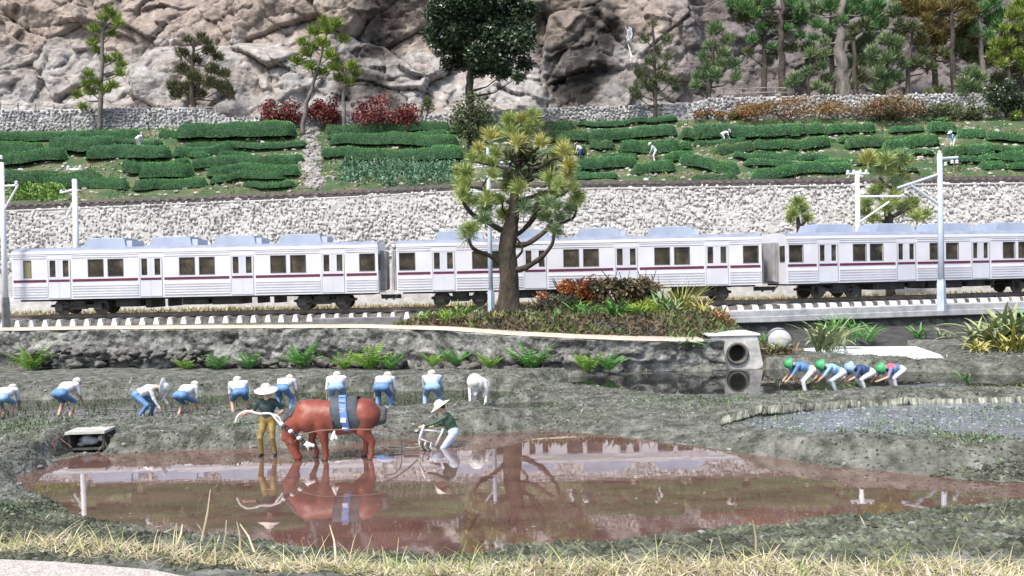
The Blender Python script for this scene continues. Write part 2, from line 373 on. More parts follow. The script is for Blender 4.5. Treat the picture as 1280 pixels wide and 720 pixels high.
for nme, (lev, P) in POND.items():
    c = P.mean(0); b = B()
    # grown outline: push each point outwards
    n = len(P); Q = []
    for i in range(n):
        e = P[(i + 1) % n] - P[i - 1]; nr = np.array((e[1], -e[0])); nr /= np.linalg.norm(nr)
        A = 0.5 * sum(P[j][0] * P[(j + 1) % n][1] - P[(j + 1) % n][0] * P[j][1] for j in range(n))
        Q.append(P[i] + nr * {'strip': .15, 'weedy': .12}.get(nme, .45) * (1 if A > 0 else -1))
    b.poly([(q[0], q[1], lev) for q in Q])
    o = b.build('water', {'front': M_w1, 'planting': M_w2, 'mirror': M_w3, 'weedy': M_w4, 'strip': M_w2}[nme], kind='structure')
    o.data.update()
    if o.data.polygons[0].normal.z < 0: o.data.flip_normals()

# ---- tan footpath along the top of the wall
M_path = mat('tan_path', (.42, .34, .27), (.58, .48, .39), scale=1.2, rough=.9, bump=.3)
xs = np.linspace(-36, XR0 - .3, 240); wv = 1.5 + .15 * fbm(xs * .5, xs * 0, seed=4)
rows = []
for k, (off, dz) in enumerate([(.0, -.06), (.03, .0), (.25, .03), (.6, .03), (1.0, .02), (1.1, -.3)]):
    y = edge_y(xs) + off * wv; zz = edge_z(xs) + dz + .01 * fbm(xs * 3, xs * 0 + k, seed=6)
    rows.append(np.stack([xs, y, zz], -1))
B().grid(np.array(rows)).build('footpath', M_path, smooth=True, kind='structure')

# ---- rough rock wall below it
M_rock = mat('grey_lichen_rock', (.06, .062, .055), (.32, .32, .30), (.62, .62, .60), scale=1.6, rough=.95, bump=1.0, bscale=7, detail=12, lo=.40, hi=.60, nr=.72)
wall = thing('garden_wall', 'long low rough grey rock wall carrying the tan footpath in front of the train', 'wall', (0, 35, .6))
b = B(); xs = np.arange(-36, XR0 + .5, .09); vs = np.linspace(0, 1, 24); V = []
for v in vs:
    zb = .45; z = zb + (edge_z(xs) - .02 - zb) * v
    n1 = fbm(xs * .55, v * 1.6 + xs * 0, oc=5, seed=51, ridged=True); n2 = fbm(xs * 2.4, v * 5 + xs * 0, oc=4, seed=52)
    n3 = fbm(xs * 5, v * 9 + xs * 0, oc=3, seed=54, ridged=True); ck = np.exp(-(fbm(xs * .9, v * 2.2 + xs * .15, oc=2, seed=56) / .05) ** 2)
    d = .34 + .34 * n1 + .16 * n2 + .05 * n3 - .3 * ck - .42 * sst(.45, .15, v) * sst(-.3, .4, fbm(xs * .35, xs * 0, seed=53)) + .15 * sst(.75, 1, v)
    yy = edge_y(xs) + .25 - np.clip(d, .02, 1) * (.75 - .35 * v)
    if v == 1: yy = edge_y(xs) + .5
    V.append(np.stack([xs, yy, z + .03 * n2], -1))
V = np.array(V); b.grid(V); rw = b.build('rock_face', M_rock, wall, smooth=True); rw.location = (0, -35, -.6)
# loose stones at the wall foot
M_stone = mat('field_stone', (.07, .07, .06), (.26, .255, .24), (.42, .41, .39), scale=1.4, rough=.95, bump=1, bscale=6, detail=10, nr=.7)
stn = [B().add(rock_verts(ICO2, 5 + 9 * k, .95), ICO2[1]).mesh('stone', M_stone, True) for k in range(5)]
for k in range(120):
    px = rng.uniform(-5, 700) if k % 3 == 0 else rng.uniform(0, 300); x = on(px, 460, .7)[0]; r = rng.uniform(.09, .26)
    y = edge_y(x) - rng.uniform(-.05, .4); z = rng.uniform(.55, 1.25) if px < 250 else rng.uniform(.5, .8)
    o = link('stone', stn[k % 5], wall, (x, y - 35, z - .6), rng.uniform(0, 6)); o.scale = (r * 1.35, r, r * .7)

# ---- concrete slab strip along the track (right) and kerb (left)
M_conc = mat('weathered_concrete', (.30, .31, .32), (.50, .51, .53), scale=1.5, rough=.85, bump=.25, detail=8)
M_concd = mat('shade_dark_concrete', (.035, .035, .035), (.09, .09, .088), scale=1.2, rough=.95, bump=.6)  # shade of the recess under the slab put into this dark colour
b = B(); xs = np.linspace(9.2, 42, 90); y = slab_y(xs)
prof = [(0.05, 1.38), (0.0, 1.42), (0.0, 1.68), (.05, 1.70), (.05, 2.0), (.09, 2.04), (.62, 2.05), (.64, 1.9)]
b.grid(np.array([np.stack([xs, y - .25 + p[0], xs * 0 + p[1]], -1) for p in prof]))
b.build('track_slab', M_conc, kind='structure')
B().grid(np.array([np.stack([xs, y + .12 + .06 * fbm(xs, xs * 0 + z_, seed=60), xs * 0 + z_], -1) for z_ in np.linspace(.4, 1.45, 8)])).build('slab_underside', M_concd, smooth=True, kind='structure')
ty = np.linspace(-8.2, -.1, 34); tx = np.linspace(9.4, 42, 130); X, T_ = np.meshgrid(tx, ty); Yd = slab_y(X) + T_ + .5 * fbm(X * .6, T_ * .3, seed=62) * (T_ < -7.9); B().grid(np.stack([X, Yd, land(X, Yd) + .03 + .02 * fbm(X * 3, Yd * 3, seed=64) - .2 * (T_ < -8.1)], -1)).build('shaded_ground_sheet', mat('shaded_wet_silt', (.018, .018, .016), (.075, .075, .068), (.22, .22, .20), scale=1.3, rough=.8, bump=.8, detail=10, nr=.65), smooth=True, kind='structure')  # dark sheet over the land; slab shade and wetness put into its colour
b = B(); xs = np.linspace(-10.5, -5.9, 8)
b.grid(np.array([np.stack([xs, xs * 0 + 46.3 + p[0], xs * 0 + p[1]], -1) for p in [(0, 1.7), (0, 2.05), (.04, 2.09), (.3, 2.09), (.34, 1.9)]]))
b.build('kerb', mat('dark_kerb_concrete', (.13, .13, .14), (.24, .24, .25), scale=2, rough=.9, bump=.3), kind='structure')

# ---- track bed and railway tracks
def path_pts(x0, x1, n, off=0.0, base=48.4):
    """centre line, straight then bending away to the right"""
    s = np.linspace(x0, x1, n); t = sst(BEND_X - 1.5, BEND_X + 3.5, s) * BEND_A
    ds = np.gradient(s); X = np.concatenate([[x0], x0 + np.cumsum((np.cos(t) * ds)[1:])]); Y = base + np.concatenate([[0], np.cumsum((np.sin(t) * ds)[1:])])
    return X - np.sin(t) * off, Y + np.cos(t) * off, t
RAILTOP = 2.5
M_ball = mat('ballast', (.06, .056, .05), (.18, .17, .15), scale=4, rough=.95, bump=1, bscale=14, detail=8)
M_rail = mat('rail_steel', (.13, .11, .10), (.22, .19, .17), scale=3, rough=.55, metal=.6)
M_slp = mat('concrete_sleeper', (.72, .72, .72), (.86, .86, .86), scale=4, rough=.8, bump=.2)
trk = thing('railway_track', 'near railway track with white concrete sleepers under the silver train', 'railway track', (0, 48.4, 2.2))
X, Y, T = path_pts(-40, 44, 400)
rows = []
for off, z in ((-1.9, 1.84), (-1.42, 1.88), (-1.14, 1.96), (-1.0, 2.22), (.9, 2.26), (1.4, 2.2), (1.9, 2.0)):
    rows.append(np.stack([X - np.sin(T) * off, Y + np.cos(T) * off, z + .03 * fbm(X * 5, X * 0 + off, oc=2, seed=61)], -1))
B().grid(np.array(rows)).build('ballast', M_ball, trk, smooth=True, loc=(0, -48.4, -2.2))
for off in (-.535, .535):
    b = B(); rx, ry = X - np.sin(T) * off, Y + np.cos(T) * off
    prof = [(-.07, 2.3), (-.07, 2.33), (-.02, 2.36), (-.02, 2.44), (-.045, 2.455), (-.045, 2.5), (.045, 2.5), (.045, 2.455), (.02, 2.44), (.02, 2.36), (.07, 2.33), (.07, 2.3)]
    b.grid(np.array([np.stack([rx - np.sin(T) * p[0], ry + np.cos(T) * p[0], rx * 0 + p[1]], -1) for p in prof])); b.build('rail', M_rail, trk, loc=(0, -48.4, -2.2))
bs = B()
bs.grid(np.array([[(-.11, -1.15, -.02), (-.11, 1.15, -.02)], [(-.10, -1.15, .04), (-.10, 1.15, .04)], [(-.05, -1.12, .14), (-.05, 1.12, .14)], [(.05, -1.12, .14), (.05, 1.12, .14)], [(.10, -1.15, .04), (.10, 1.15, .04)], [(.11, -1.15, -.02), (.11, 1.15, -.02)]]))
for sgn in (-1, 1): bs.poly([(-.11, sgn * 1.15, -.02), (-.10, sgn * 1.15, .04), (-.05, sgn * 1.12, .14), (.05, sgn * 1.12, .14), (.10, sgn * 1.15, .04), (.11, sgn * 1.15, -.02)][::sgn])
sm = bs.mesh('sleeper', M_slp)
Xs, Ys, Ts = path_pts(-40, 44, 2101)
for s in np.arange(-29.5, 36, .745):
    i = int((s + 40) / 84 * 2100); o = link('sleeper', sm, trk, (Xs[i] + .2 * math.sin(Ts[i]), Ys[i] - 48.4 - .2, -.30), float(Ts[i]) + rng.normal(0, .01)); o.scale = (1.5, 1, 2.7)

# ---- pale rubble retaining wall behind the train
def wtop(x): return np.interp(x, [-45, -35, -11.5, -4, 0, 35, 50], [9.2, 9.3, 9.75, 10.0, 10.05, 9.75, 9.6])
WY0, WY1 = 58.3, 61.0
M_rub = mat('pale_rubble_stone', (.40, .395, .38), (.62, .61, .59), scale=1.2, rough=.9, bump=.5, bscale=9, island=.32, hue=.012)
M_mort = mat('rubble_joint', (.32, .315, .30), (.48, .47, .45), scale=2, rough=.95, bump=.6)
rwall = thing('retaining_wall', 'tall pale rubble stone retaining wall behind the train below the upper railway', 'wall', (0, 58.3, 2))
xs = np.linspace(-46, 50, 200); vs = np.linspace(0, 1, 12)
B().grid(np.array([np.stack([xs, WY0 + (WY1 - WY0) * v + .12 * fbm(xs * .4, xs * 0 + v * 3, seed=71) + xs * 0, 2 + (wtop(xs) - 2) * v], -1) for v in vs])).build('backing', M_mort, rwall, smooth=True, loc=(0, -58.3, -2))
P = []; Sz = []
step = .30
for r_i, v in enumerate(np.arange(0.42, 1.0, .0275)):
    x = -37.0
    while x < 39:
        w = rng.uniform(.16, .42); zz = 2 + (wtop(x) - 2) * v
        P.append((x + w / 2 + rng.normal(0, .03), WY0 + (WY1 - WY0) * v - .02 + rng.normal(0, .05), zz + rng.normal(0, .07))); Sz.append((w * .58, rng.uniform(.05, .09), rng.uniform(.10, .16))); x += w * .92
P = np.array(P); Sz = np.array(Sz)
# keep only what the train does not hide
big = np.argsort(-Sz[:, 0] * Sz[:, 2]); nb = big[:260]; rest = big[260:]
b = B(); scatter_rocks(b, P[rest], Sz[rest], nvar=16, amp=.4); b.build('small_stones', M_rub, rwall, loc=(0, -58.3, -2), kind='stuff')
rm = [B().add(rock_verts(ICO1, 2 + 5 * k, .5), ICO1[1]).mesh('stone', mat('rubble_stone', *c, scale=1.5, rough=.9, bump=.4)) for k, c in enumerate([((.34, .33, .30), (.5, .48, .45)), ((.55, .53, .5), (.72, .7, .67)), ((.42, .41, .38), (.6, .58, .55)), ((.3, .29, .27), (.45, .44, .42))])]
for q, i in enumerate(nb):
    o = link('stone', rm[q % 4], rwall, (P[i][0], P[i][1] - 58.3 - .03, P[i][2] - 2), float(rng.choice([0, 3.14159]))); o.scale = Sz[i] * 1.1
M_cop = mat('pale_coping', (.55, .52, .50), (.72, .69, .66), scale=1, rough=.9, bump=.2)
xs = np.linspace(-46, 50, 120); 
B().grid(np.array([np.stack([xs, 60.9 + p[0] + 0 * xs, wtop(xs) + p[1]], -1) for p in [(0, -.06), (-.03, .02), (0, .05), (1.2, .06), (1.25, -.1)]])).build('coping', M_cop, rwall, smooth=False, loc=(0, -58.3, -2))
# crack running over the right part of the wall and the dark drain notch
# ---- upper railway
t2 = thing('railway_track', 'distant dark railway line running along the top of the pale retaining wall', 'railway track', (0, 63, 10))
M_dk = mat('dark_ballast', (.02, .018, .017), (.06, .056, .052), scale=3, rough=.95, bump=.8)
M_dslp = mat('dark_sleeper', (.10, .09, .08), (.17, .16, .15), scale=3, rough=.9)
B().grid(np.array([np.stack([xs, 62.1 + p[0] + 0 * xs, wtop(xs) + p[1]], -1) for p in [(0, .0), (.2, .42), (2.5, .42), (3.0, .1)]])).build('ballast', M_dk, t2, loc=(0, -63, -10))
b = B()
for x in np.arange(-36, 38, .62): b.box((x, 63.2, float(wtop(x)) + .46), (.24, 1.9, .12))
b.build('sleepers', M_dslp, t2, loc=(0, -63, -10), kind='stuff')
for yy in (62.68, 63.72):
    b = B(); b.grid(np.array([np.stack([xs, yy + p[0] + 0 * xs, wtop(xs) + p[1]], -1) for p in [(-.05, .5), (-.05, .7), (.05, .7), (.05, .5)]])); b.build('rail', M_rail, t2, loc=(0, -63, -10))

# ---- hillside with terraces
def hill(X, Y):
    X = np.asarray(X, float); Y = np.asarray(Y, float)
    z0 = wtop(X) + .15 + np.clip(Y - 64.6, 0, None) * (.462 + .05 * sst(-10, -30, X))
    q = z0 * 1.0 + .35 * fbm(X * .08, Y * .08, seed=81); st = 1.15
    ter = (np.floor(q / st) + sst(.25, .9, q / st - np.floor(q / st))) * st - (q - z0)
    m = sst(65, 67, Y); z = z0 * (1 - m * .6) + ter * m * .6 + .13 * fbm(X * .7, Y * .7, oc=4, seed=82)
    return np.where(Y > 82.5, np.maximum(z, 0) * 0 + np.interp(Y, [82.5, 83.2, 90, 99], [18.6, 18.9, 19.3, 20]), z)
def hillz(x, y): return float(hill(np.array([x]), np.array([y]))[0])
def hit_hill(px, py, y0=64.2, y1=82.5):
    d = ray(px, py); Y = np.linspace(y0, y1, 400); z = H + d.z * Y; g = hill(d.x * Y, Y); k = np.where(g >= z)[0]
    Yk = Y[k[0]] if len(k) else y1
    return np.array((d.x * Yk, Yk, H + d.z * Yk))
M_hill = mat('hillside_soil', (.04, .085, .03), (.11, .12, .06), (.24, .22, .17), scale=.55, rough=.95, bump=1, bscale=5, detail=12, lo=.42, hi=.62)
xs = np.arange(-50, 52, .3); ys = np.arange(64.0, 84.3, .22); X, Y = np.meshgrid(xs, ys)
B().grid(np.stack([X, Y, hill(X, Y)], -1)).build('hillside', M_hill, smooth=True, kind='structure')
xs2 = np.arange(-70, 72, 1.0); ys2 = np.arange(82.5, 101, 1.0); X, Y = np.meshgrid(xs2, ys2)

# ---- upper rubble wall, road behind it
def w2top(x): return np.interp(x, [-60, -37, -28.5, -26.5, -6, -4, 5, 17, 19, 26, 40, 60], [20.5, 20.5, 20.3, 19.4, 19.3, 19.5, 19.7, 19.8, 20.3, 20.3, 20.2, 20.2])
uw = thing('retaining_wall', 'grey rubble wall holding up the fenced road at the foot of the cliff', 'wall', (0, 82.3, 17))
xs = np.linspace(-60, 62, 240)
B().grid(np.array([np.stack([xs, 82.2 + .35 * v + .15 * fbm(xs * .3, xs * 0 + v, seed=85), 17 + (w2top(xs) - 17) * v], -1) for v in np.linspace(0, 1, 8)] + [np.stack([xs, 84.3 + 0 * xs, w2top(xs) + .05], -1)])).build('backing', M_mort, uw, smooth=True, loc=(0, -82.3, -17))
P = []; Sz = []
for v in np.arange(.3, 1.02, .075):
    x = -54.0
    while x < 52:
        w = rng.uniform(.25, .6); P.append((x + w / 2, 82.2 + .35 * v - .03, 17 + (float(w2top(x)) - 17) * v + rng.normal(0, .06))); Sz.append((w * .55, .15, rng.uniform(.13, .2))); x += w * .95
b = B(); scatter_rocks(b, np.array(P), np.array(Sz), nvar=12, amp=.45); b.build('small_stones', mat('grey_rubble_stone', (.26, .26, .27), (.45, .45, .45), scale=1, rough=.9, island=.35), uw, loc=(0, -82.3, -17), kind='stuff')
M_road = mat('road_dust', (.22, .20, .18), (.32, .30, .27), scale=.8, rough=.95)
ysr = np.array([83.9, 86, 90, 96, 101]); xr_ = np.linspace(-70, 72, 60); X, Y = np.meshgrid(xr_, ysr)
B().grid(np.stack([X, Y, np.maximum(w2top(X) - .1, 19.2) + 0 * Y], -1)).build('road', M_road, kind='structure')

# ---- cliff
xs = np.arange(-62, 64, .17); zs = np.arange(17.5, 46, .15); X, Z = np.meshgrid(xs, zs)
wx = X + 3.2 * fbm(X * .06, Z * .06, seed=90); wz = Z + 3.2 * fbm(X * .06 + 9, Z * .06, seed=91)
def facets(x, z, cell, seed):
    gx, gz = x / cell, z / cell; ix, iz = np.floor(gx), np.floor(gz); best = np.full(x.shape, 9e9); out = np.zeros(x.shape); sec = best.copy()
    for i in (-1, 0, 1):
        for j in (-1, 0, 1):
            cx, cz = ix + i, iz + j; px_, pz_ = cx + _h(cx, cz, 0 * cx, seed), cz + _h(cx, cz, 0 * cx, seed + 1); dx, dz = gx - px_, gz - pz_; d = dx * dx + dz * dz
            v = (_h(cx, cz, 0 * cx, seed + 2) - .5) * .9 + dx * (_h(cx, cz, 0 * cx, seed + 3) - .5) * 1.6 + dz * (_h(cx, cz, 0 * cx, seed + 4) - .5) * 1.6
            k = d < best; sec = np.where(k, best, np.minimum(sec, d)); out = np.where(k, v, out); best = np.where(k, d, best)
    return out, np.sqrt(sec) - np.sqrt(best)
ux, uz = X + .6 * fbm(X * .3, Z * .3, oc=3, seed=87), Z + .6 * fbm(X * .3, Z * .3, oc=3, seed=88)
f1, e1 = facets(ux * .8 + uz * .35, uz - ux * .3, 6.5, 301); f2, e2 = facets(ux + uz * .5, uz * 1.2 - ux * .2, 2.3, 311); f3, e3 = facets(ux, uz, .85, 321)
Yc = 90.5 + 2.4 * f1 + .8 * f2 + .16 * f3 + .5 * np.exp(-(e1 / .03) ** 2) + .2 * np.exp(-(e2 / .06) ** 2) + .42 * (Z - 19.5) - 2.8 * fbm(wx * .085, wz * .1, oc=3, seed=92) - .2 * fbm(wx * .24, wz * .3, oc=4, seed=93, ridged=True) - .14 * fbm(X * .9, Z * 1.1, oc=4, seed=94)
ck1 = np.exp(-(fbm(wx * .17 + 4, wz * .13, oc=4, seed=96) / .035) ** 2); ck2 = np.exp(-(fbm(wx * .42, wz * .55 + wx * .2, oc=4, seed=97) / .05) ** 2)
Yc = Yc + .35 * ck1 - .1 * fbm(X * 2.3, Z * 2.1, oc=3, seed=98, ridged=True) + .1 * np.abs(fbm(wx * .5 + wz * .4, wz * .2, oc=3, seed=95))
# smooth grey hump in front on the left, boulders along the foot
hump = np.sqrt(np.clip(1 - ((X + 30) / 19) ** 2 - ((Z - 18) / 11.5) ** 2, 0, 1)); Yc -= 3.0 * hump
for cx, rx, rz_ in ((-9.5, 5.5, 3.2), (17, 8, 3.0), (9, 4, 2.2), (-18, 3.4, 2.6), (-2, 3, 1.8)):
    Yc -= 2.0 * np.sqrt(np.clip(1 - ((X - cx) / rx) ** 2 - ((Z - 18.8) / rz_) ** 2, 0, 1))
# deep vertical cleft and ledge near the fall
Yc += 2.2 * np.exp(-((X - 22) / 1.3) ** 2) * sst(22, 25, Z); Yc = np.clip(Yc, 84.8, None)
def cliff_y(x, z):
    i = int(np.clip((x + 62) / .17, 0, len(xs) - 1)); k = int(np.clip((z - 17.5) / .15, 0, len(zs) - 1)); return float(Yc[k, i])
def cliffmat():
    m = mat('weathered_cliff_rock', (.20, .192, .184), (.39, .376, .36), (.66, .64, .61), scale=.8, rough=.95, bump=1.0, bscale=5, detail=14, lo=.38, hi=.60, nr=.72)
    t = m.node_tree; N = t.nodes; L = t.links; p = N['Principled BSDF']; src = p.inputs['Base Color'].links[0].from_socket
    tc = N.new('ShaderNodeTexCoord')
    sx = N.new('ShaderNodeSeparateXYZ'); L.new(tc.outputs['Object'], sx.inputs[0])
    def math_(op, a, b_=None, c=None):
        q = N.new('ShaderNodeMath'); q.operation = op
        for i, v in enumerate((a, b_, c)):
            if v is None: continue
            if isinstance(v, (int, float)): q.inputs[i].default_value = v
            else: L.new(v, q.inputs[i])
        return q.outputs[0]
    def noise(sc, off, det=6, st=(1, 1, 1)):
        mp = N.new('ShaderNodeMapping'); mp.inputs['Location'].default_value = (off, off, 0); mp.inputs['Scale'].default_value = st; L.new(tc.outputs['Object'], mp.inputs[0])
        n = N.new('ShaderNodeTexNoise'); n.inputs['Scale'].default_value = sc; n.inputs['Detail'].default_value = det; L.new(mp.outputs[0], n.inputs['Vector']); return n.outputs[0]
    def mixc(fac, a, c):
        q = N.new('ShaderNodeMix'); q.data_type = 'RGBA'; L.new(fac, q.inputs[0]); L.new(a, q.inputs[6])
        if isinstance(c, tuple): q.inputs[7].default_value = col(c)
        else: L.new(c, q.inputs[7])
        return q.outputs[2]
    def mulc(a, c):
        q = N.new('ShaderNodeMix'); q.data_type = 'RGBA'; q.blend_type = 'MULTIPLY'; q.inputs[0].default_value = 1; L.new(a, q.inputs[6]); q.inputs[7].default_value = col(c); return q.outputs[2]
    def band(c0, w, coord):   # soft bump around c0
        d = math_('ABSOLUTE', math_('SUBTRACT', coord, c0)); q = N.new('ShaderNodeMapRange'); q.interpolation_type = 'SMOOTHSTEP'; L.new(d, q.inputs[0]); q.inputs[1].default_value = w; q.inputs[2].default_value = w * .3; return q.outputs[0]
    xw = math_('ADD', sx.outputs[0], math_('MULTIPLY', math_('SUBTRACT', noise(.15, 3), .5), 16))
    zw = math_('ADD', sx.outputs[2], math_('MULTIPLY', math_('SUBTRACT', noise(.18, 11), .5), 12))
    n1 = noise(.22, 5, 8); r1 = N.new('ShaderNodeMapRange'); L.new(n1, r1.inputs[0]); r1.inputs[1].default_value = .42; r1.inputs[2].default_value = .58
    brown = mulc(src, (.88, .73, .62)); tan = mulc(src, (1.55, 1.12, .76)); dark = mulc(src, (.42, .39, .41))
    hi_ = N.new('ShaderNodeMapRange'); L.new(zw, hi_.inputs[0]); hi_.inputs[1].default_value = 27.5; hi_.inputs[2].default_value = 30
    c = mixc(math_('MAXIMUM', math_('MULTIPLY', hi_.outputs[0], .8), math_('MULTIPLY', r1.outputs[0], .45)), src, brown)
    tm = math_('MAXIMUM', band(-13.5, 5.0, xw), band(7.5, 7.0, xw))
    c = mixc(math_('MULTIPLY', tm, math_('ADD', .35, math_('MULTIPLY', r1.outputs[0], .6))), c, tan)
    dm = N.new('ShaderNodeMapRange'); L.new(xw, dm.inputs[0]); dm.inputs[1].default_value = 14; dm.inputs[2].default_value = 20
    c = mixc(math_('MULTIPLY', dm.outputs[0], .85), c, dark)
    # thin vertical water stains
    n3 = noise(1.1, 21, 5, (1, 1, .12)); r3 = N.new('ShaderNodeMapRange'); L.new(n3, r3.inputs[0]); r3.inputs[1].default_value = .58; r3.inputs[2].default_value = .70
    c = mixc(math_('MULTIPLY', r3.outputs[0], .45), c, (.07, .06, .055))
    L.new(c, p.inputs['Base Color']); return m
M_cliff = cliffmat()
B().grid(np.stack([X, Yc, Z], -1)).build('cliff', M_cliff, smooth=True, kind='structure')
# ================================================================== TRAIN
M_white = mat('brushed_silver_paint', (.66, .66, .71), (.74, .74, .79), scale=.8, rough=.38, detail=3)
M_door = mat('door_leaf_paint', (.58, .60, .66), (.66, .68, .74), scale=.6, rough=.42, detail=3)
M_cream = mat('white_roof_edge', (.80, .80, .80), rough=.4)
M_stripe = mat('maroon_stripe', (.12, .02, .055), rough=.4)
M_glass = mat('dark_window_glass', (.018, .017, .016), (.07, .06, .045), (.16, .13, .09), scale=1.7, rough=.1, detail=6, lo=.42, hi=.62)
M_glassy = mat('yellowed_cab_glass', (.28, .26, .14), rough=.2)
M_roof = mat('blue_grey_roof', (.20, .23, .31), (.27, .30, .38), scale=1.5, rough=.6)
M_unit = mat('air_conditioner_paint', (.27, .32, .43), (.34, .40, .50), scale=1.2, rough=.5)
M_unitl = mat('air_conditioner_end', (.50, .55, .66), rough=.5)
M_black = mat('underframe_black', (.015, .015, .016), (.05, .048, .045), scale=3, rough=.7)
M_wheel = mat('wheel_steel', (.06, .055, .05), (.14, .13, .12), scale=4, rough=.45, metal=.5)
M_grey = mat('gangway_grey', (.30, .30, .31), (.42, .42, .42), scale=2, rough=.7)
M_rubber = mat('window_rubber', (.10, .10, .11), rough=.6)
CARL, HW = 19.55, 1.38
ZB, ZE, ZT = .86, 3.42, 3.66
DOORX = [2.52, 7.42, 12.3, 17.15]
def car_layout(cab):
    wins = []; doors = []
    for d in DOORX: doors.append(d)
    for c in (5.0, 9.88, 14.75):
        for s in (-.53, .53): wins.append((c + s, .78, 'w'))
    wins.append((.82, .36, 'cab') if cab else (.58, .80, 'w')); wins.append((CARL - .58, .78, 'w'))
    return wins, doors
def make_car(cab, label):
    t = thing('train_carriage', label, 'train carriage', group='carriages of the silver commuter train')
    wins, doors = car_layout(cab); zw0, zw1 = 2.06, 2.94
    ops = [(c - w / 2, c + w / 2) for c, w, _ in wins] + [(d + s - .155, d + s + .155) for d in doors for s in (-.35, .35)]
    ops.sort(); b = B()
    for sd in (-1, 1):
        xb = [0.0] + [q for o_ in ops for q in o_] + [CARL]
        zb = [ZB, zw0, zw1, ZE]; y = sd * HW
        for i in range(len(xb) - 1):
            for k in range(3):
                if k == 1 and i % 2 == 1:
                    x0, x1 = xb[i], xb[i + 1]; yi = y - sd * .07     # reveals
                    for q in ([(x0, y, zw0), (x1, y, zw0), (x1, yi, zw0), (x0, yi, zw0)], [(x0, y, zw1), (x1, y, zw1), (x1, yi, zw1), (x0, yi, zw1)], [(x0, y, zw0), (x0, y, zw1), (x0, yi, zw1), (x0, yi, zw0)], [(x1, y, zw0), (x1, y, zw1), (x1, yi, zw1), (x1, yi, zw0)]): b.poly(q)
                    continue
                b.poly([(xb[i], y, zb[k]), (xb[i + 1], y, zb[k]), (xb[i + 1], y, zb[k + 1]), (xb[i], y, zb[k + 1])])
    # ends and floor
    roofp = [(-HW, ZE), (-HW + .03, ZE + .06), (-HW + .12, ZE + .12), (-.95, ZE + .2), (0, ZT), (.95, ZE + .2), (HW - .12, ZE + .12), (HW - .03, ZE + .06), (HW, ZE)]
    for x in (0, CARL): b.poly([(x, -HW, ZB)] + [(x, p[0], p[1]) for p in roofp] + [(x, HW, ZB)])
    b.poly([(0, -HW, ZB), (CARL, -HW, ZB), (CARL, HW, ZB), (0, HW, ZB)])
    b.build('body', M_white, t)
    # corrugated beading, in runs between the doors
    bd = B(); runs = []
    x = .05
    for d in doors: runs.append((x, d - .68)); x = d + .68
    runs.append((x, CARL - .05))
    for a, c in runs:
        for z in (1.03, 1.17, 1.31, 1.45, 1.58): bd.box(((a + c) / 2, -HW - .02, z), (c - a, .04, .06))
        for z in (3.08, 3.2): bd.box(((a + c) / 2, -HW - .012, z), (c - a, .024, .035))
        for z in (1.03, 1.31, 1.58, 3.1): bd.box(((a + c) / 2, HW + .012, z), (c - a, .024, .045))
    # thin beads across the blind panels beside the windows
    bd.build('beading', M_white, t, kind='stuff')
    for sd in (-1, 1): B().box((CARL / 2, sd * (HW + .012), ZE - .06), (CARL, .03, .15)).build('cant_rail', M_cream, t)
    b = B(); rp = np.array(roofp); b.grid(np.array([[(x, p[0], p[1] + .012) for p in rp] for x in (.02, CARL - .02)])); b.build('roof', M_roof, t, smooth=True)
    k = 0
    far = B()
    for a, c in runs:
        B().box(((a + c) / 2, -(HW + .008), 1.86), (c - a - .06, .02, .13)).build('stripe', M_stripe, t)
        far.box(((a + c) / 2, HW + .008, 1.86), (c - a - .06, .02, .13), 1)
    for d in doors:
        yy = -(HW + .006)
        dr = frame(B(), d - .6, d + .6, .92, 2.99, d - .595, d + .595, .925, 2.985, yy, .03).build('door', M_rubber, t)
        for s in (-1, 1):
            lf = frame(B(), *sorted((d + s * .012, d + s * .585)), .93, 2.98, *sorted((d + s * .195, d + s * .505)), 2.06, 2.94, yy, .012).build('door_leaf', M_door, dr)
            B().box((d + s * .35, -(HW - .05), 2.5), (.31, .02, .88)).build('door_window', M_glass, dr)
            far.box((d + s * .35, HW - .05, 2.5), (.31, .02, .88), 0)
        B().box((d, -(HW + .016), 1.86), (1.1, .012, .125)).build('door_band', M_stripe, dr)
    for c, w, kd in wins:
        wn = frame(B(), c - w / 2 - .035, c + w / 2 + .035, 2.025, 2.975, c - w / 2, c + w / 2, 2.06, 2.94, -(HW + .004), .018).build('window', M_rubber, t)
        B().box((c, -(HW - .05), 2.5), (w, .02, .88)).build('pane', M_glassy if kd == 'cab' else M_glass, wn)
        far.box((c, HW - .05, 2.5), (w, .02, .88), 0)
    far.build('far_side_trim', [M_glass, M_stripe], t, kind='stuff')
    for c in ((4.75, 8.3, 11.75, 15.3) if cab else (3.2, 7.0, 10.9, 14.9)):
        b = B(); l, w_, h_ = 2.35, 1.9, .52; z = ZT - .1
        b.add([(-l / 2, -w_ / 2, 0), (l / 2, -w_ / 2, 0), (l / 2, w_ / 2, 0), (-l / 2, w_ / 2, 0), (-l / 2 + .22, -w_ / 2 + .08, h_), (l / 2 - .12, -w_ / 2 + .08, h_), (l / 2 - .12, w_ / 2 - .08, h_), (-l / 2 + .22, w_ / 2 - .08, h_)], [(0, 3, 2, 1), (4, 5, 6, 7), (0, 1, 5, 4), (1, 2, 6, 5), (2, 3, 7, 6), (3, 0, 4, 7)])
        u = b.build('air_conditioner', M_unit, t, loc=(c, 0, z))
        B().box((l / 2 + .12, 0, .2), (.3, 1.6, .4)).build('end_grille', M_unitl, u); B().box((0, 0, h_ + .02), (1.7, 1.2, .04)).build('fan_cover', M_unitl, u)
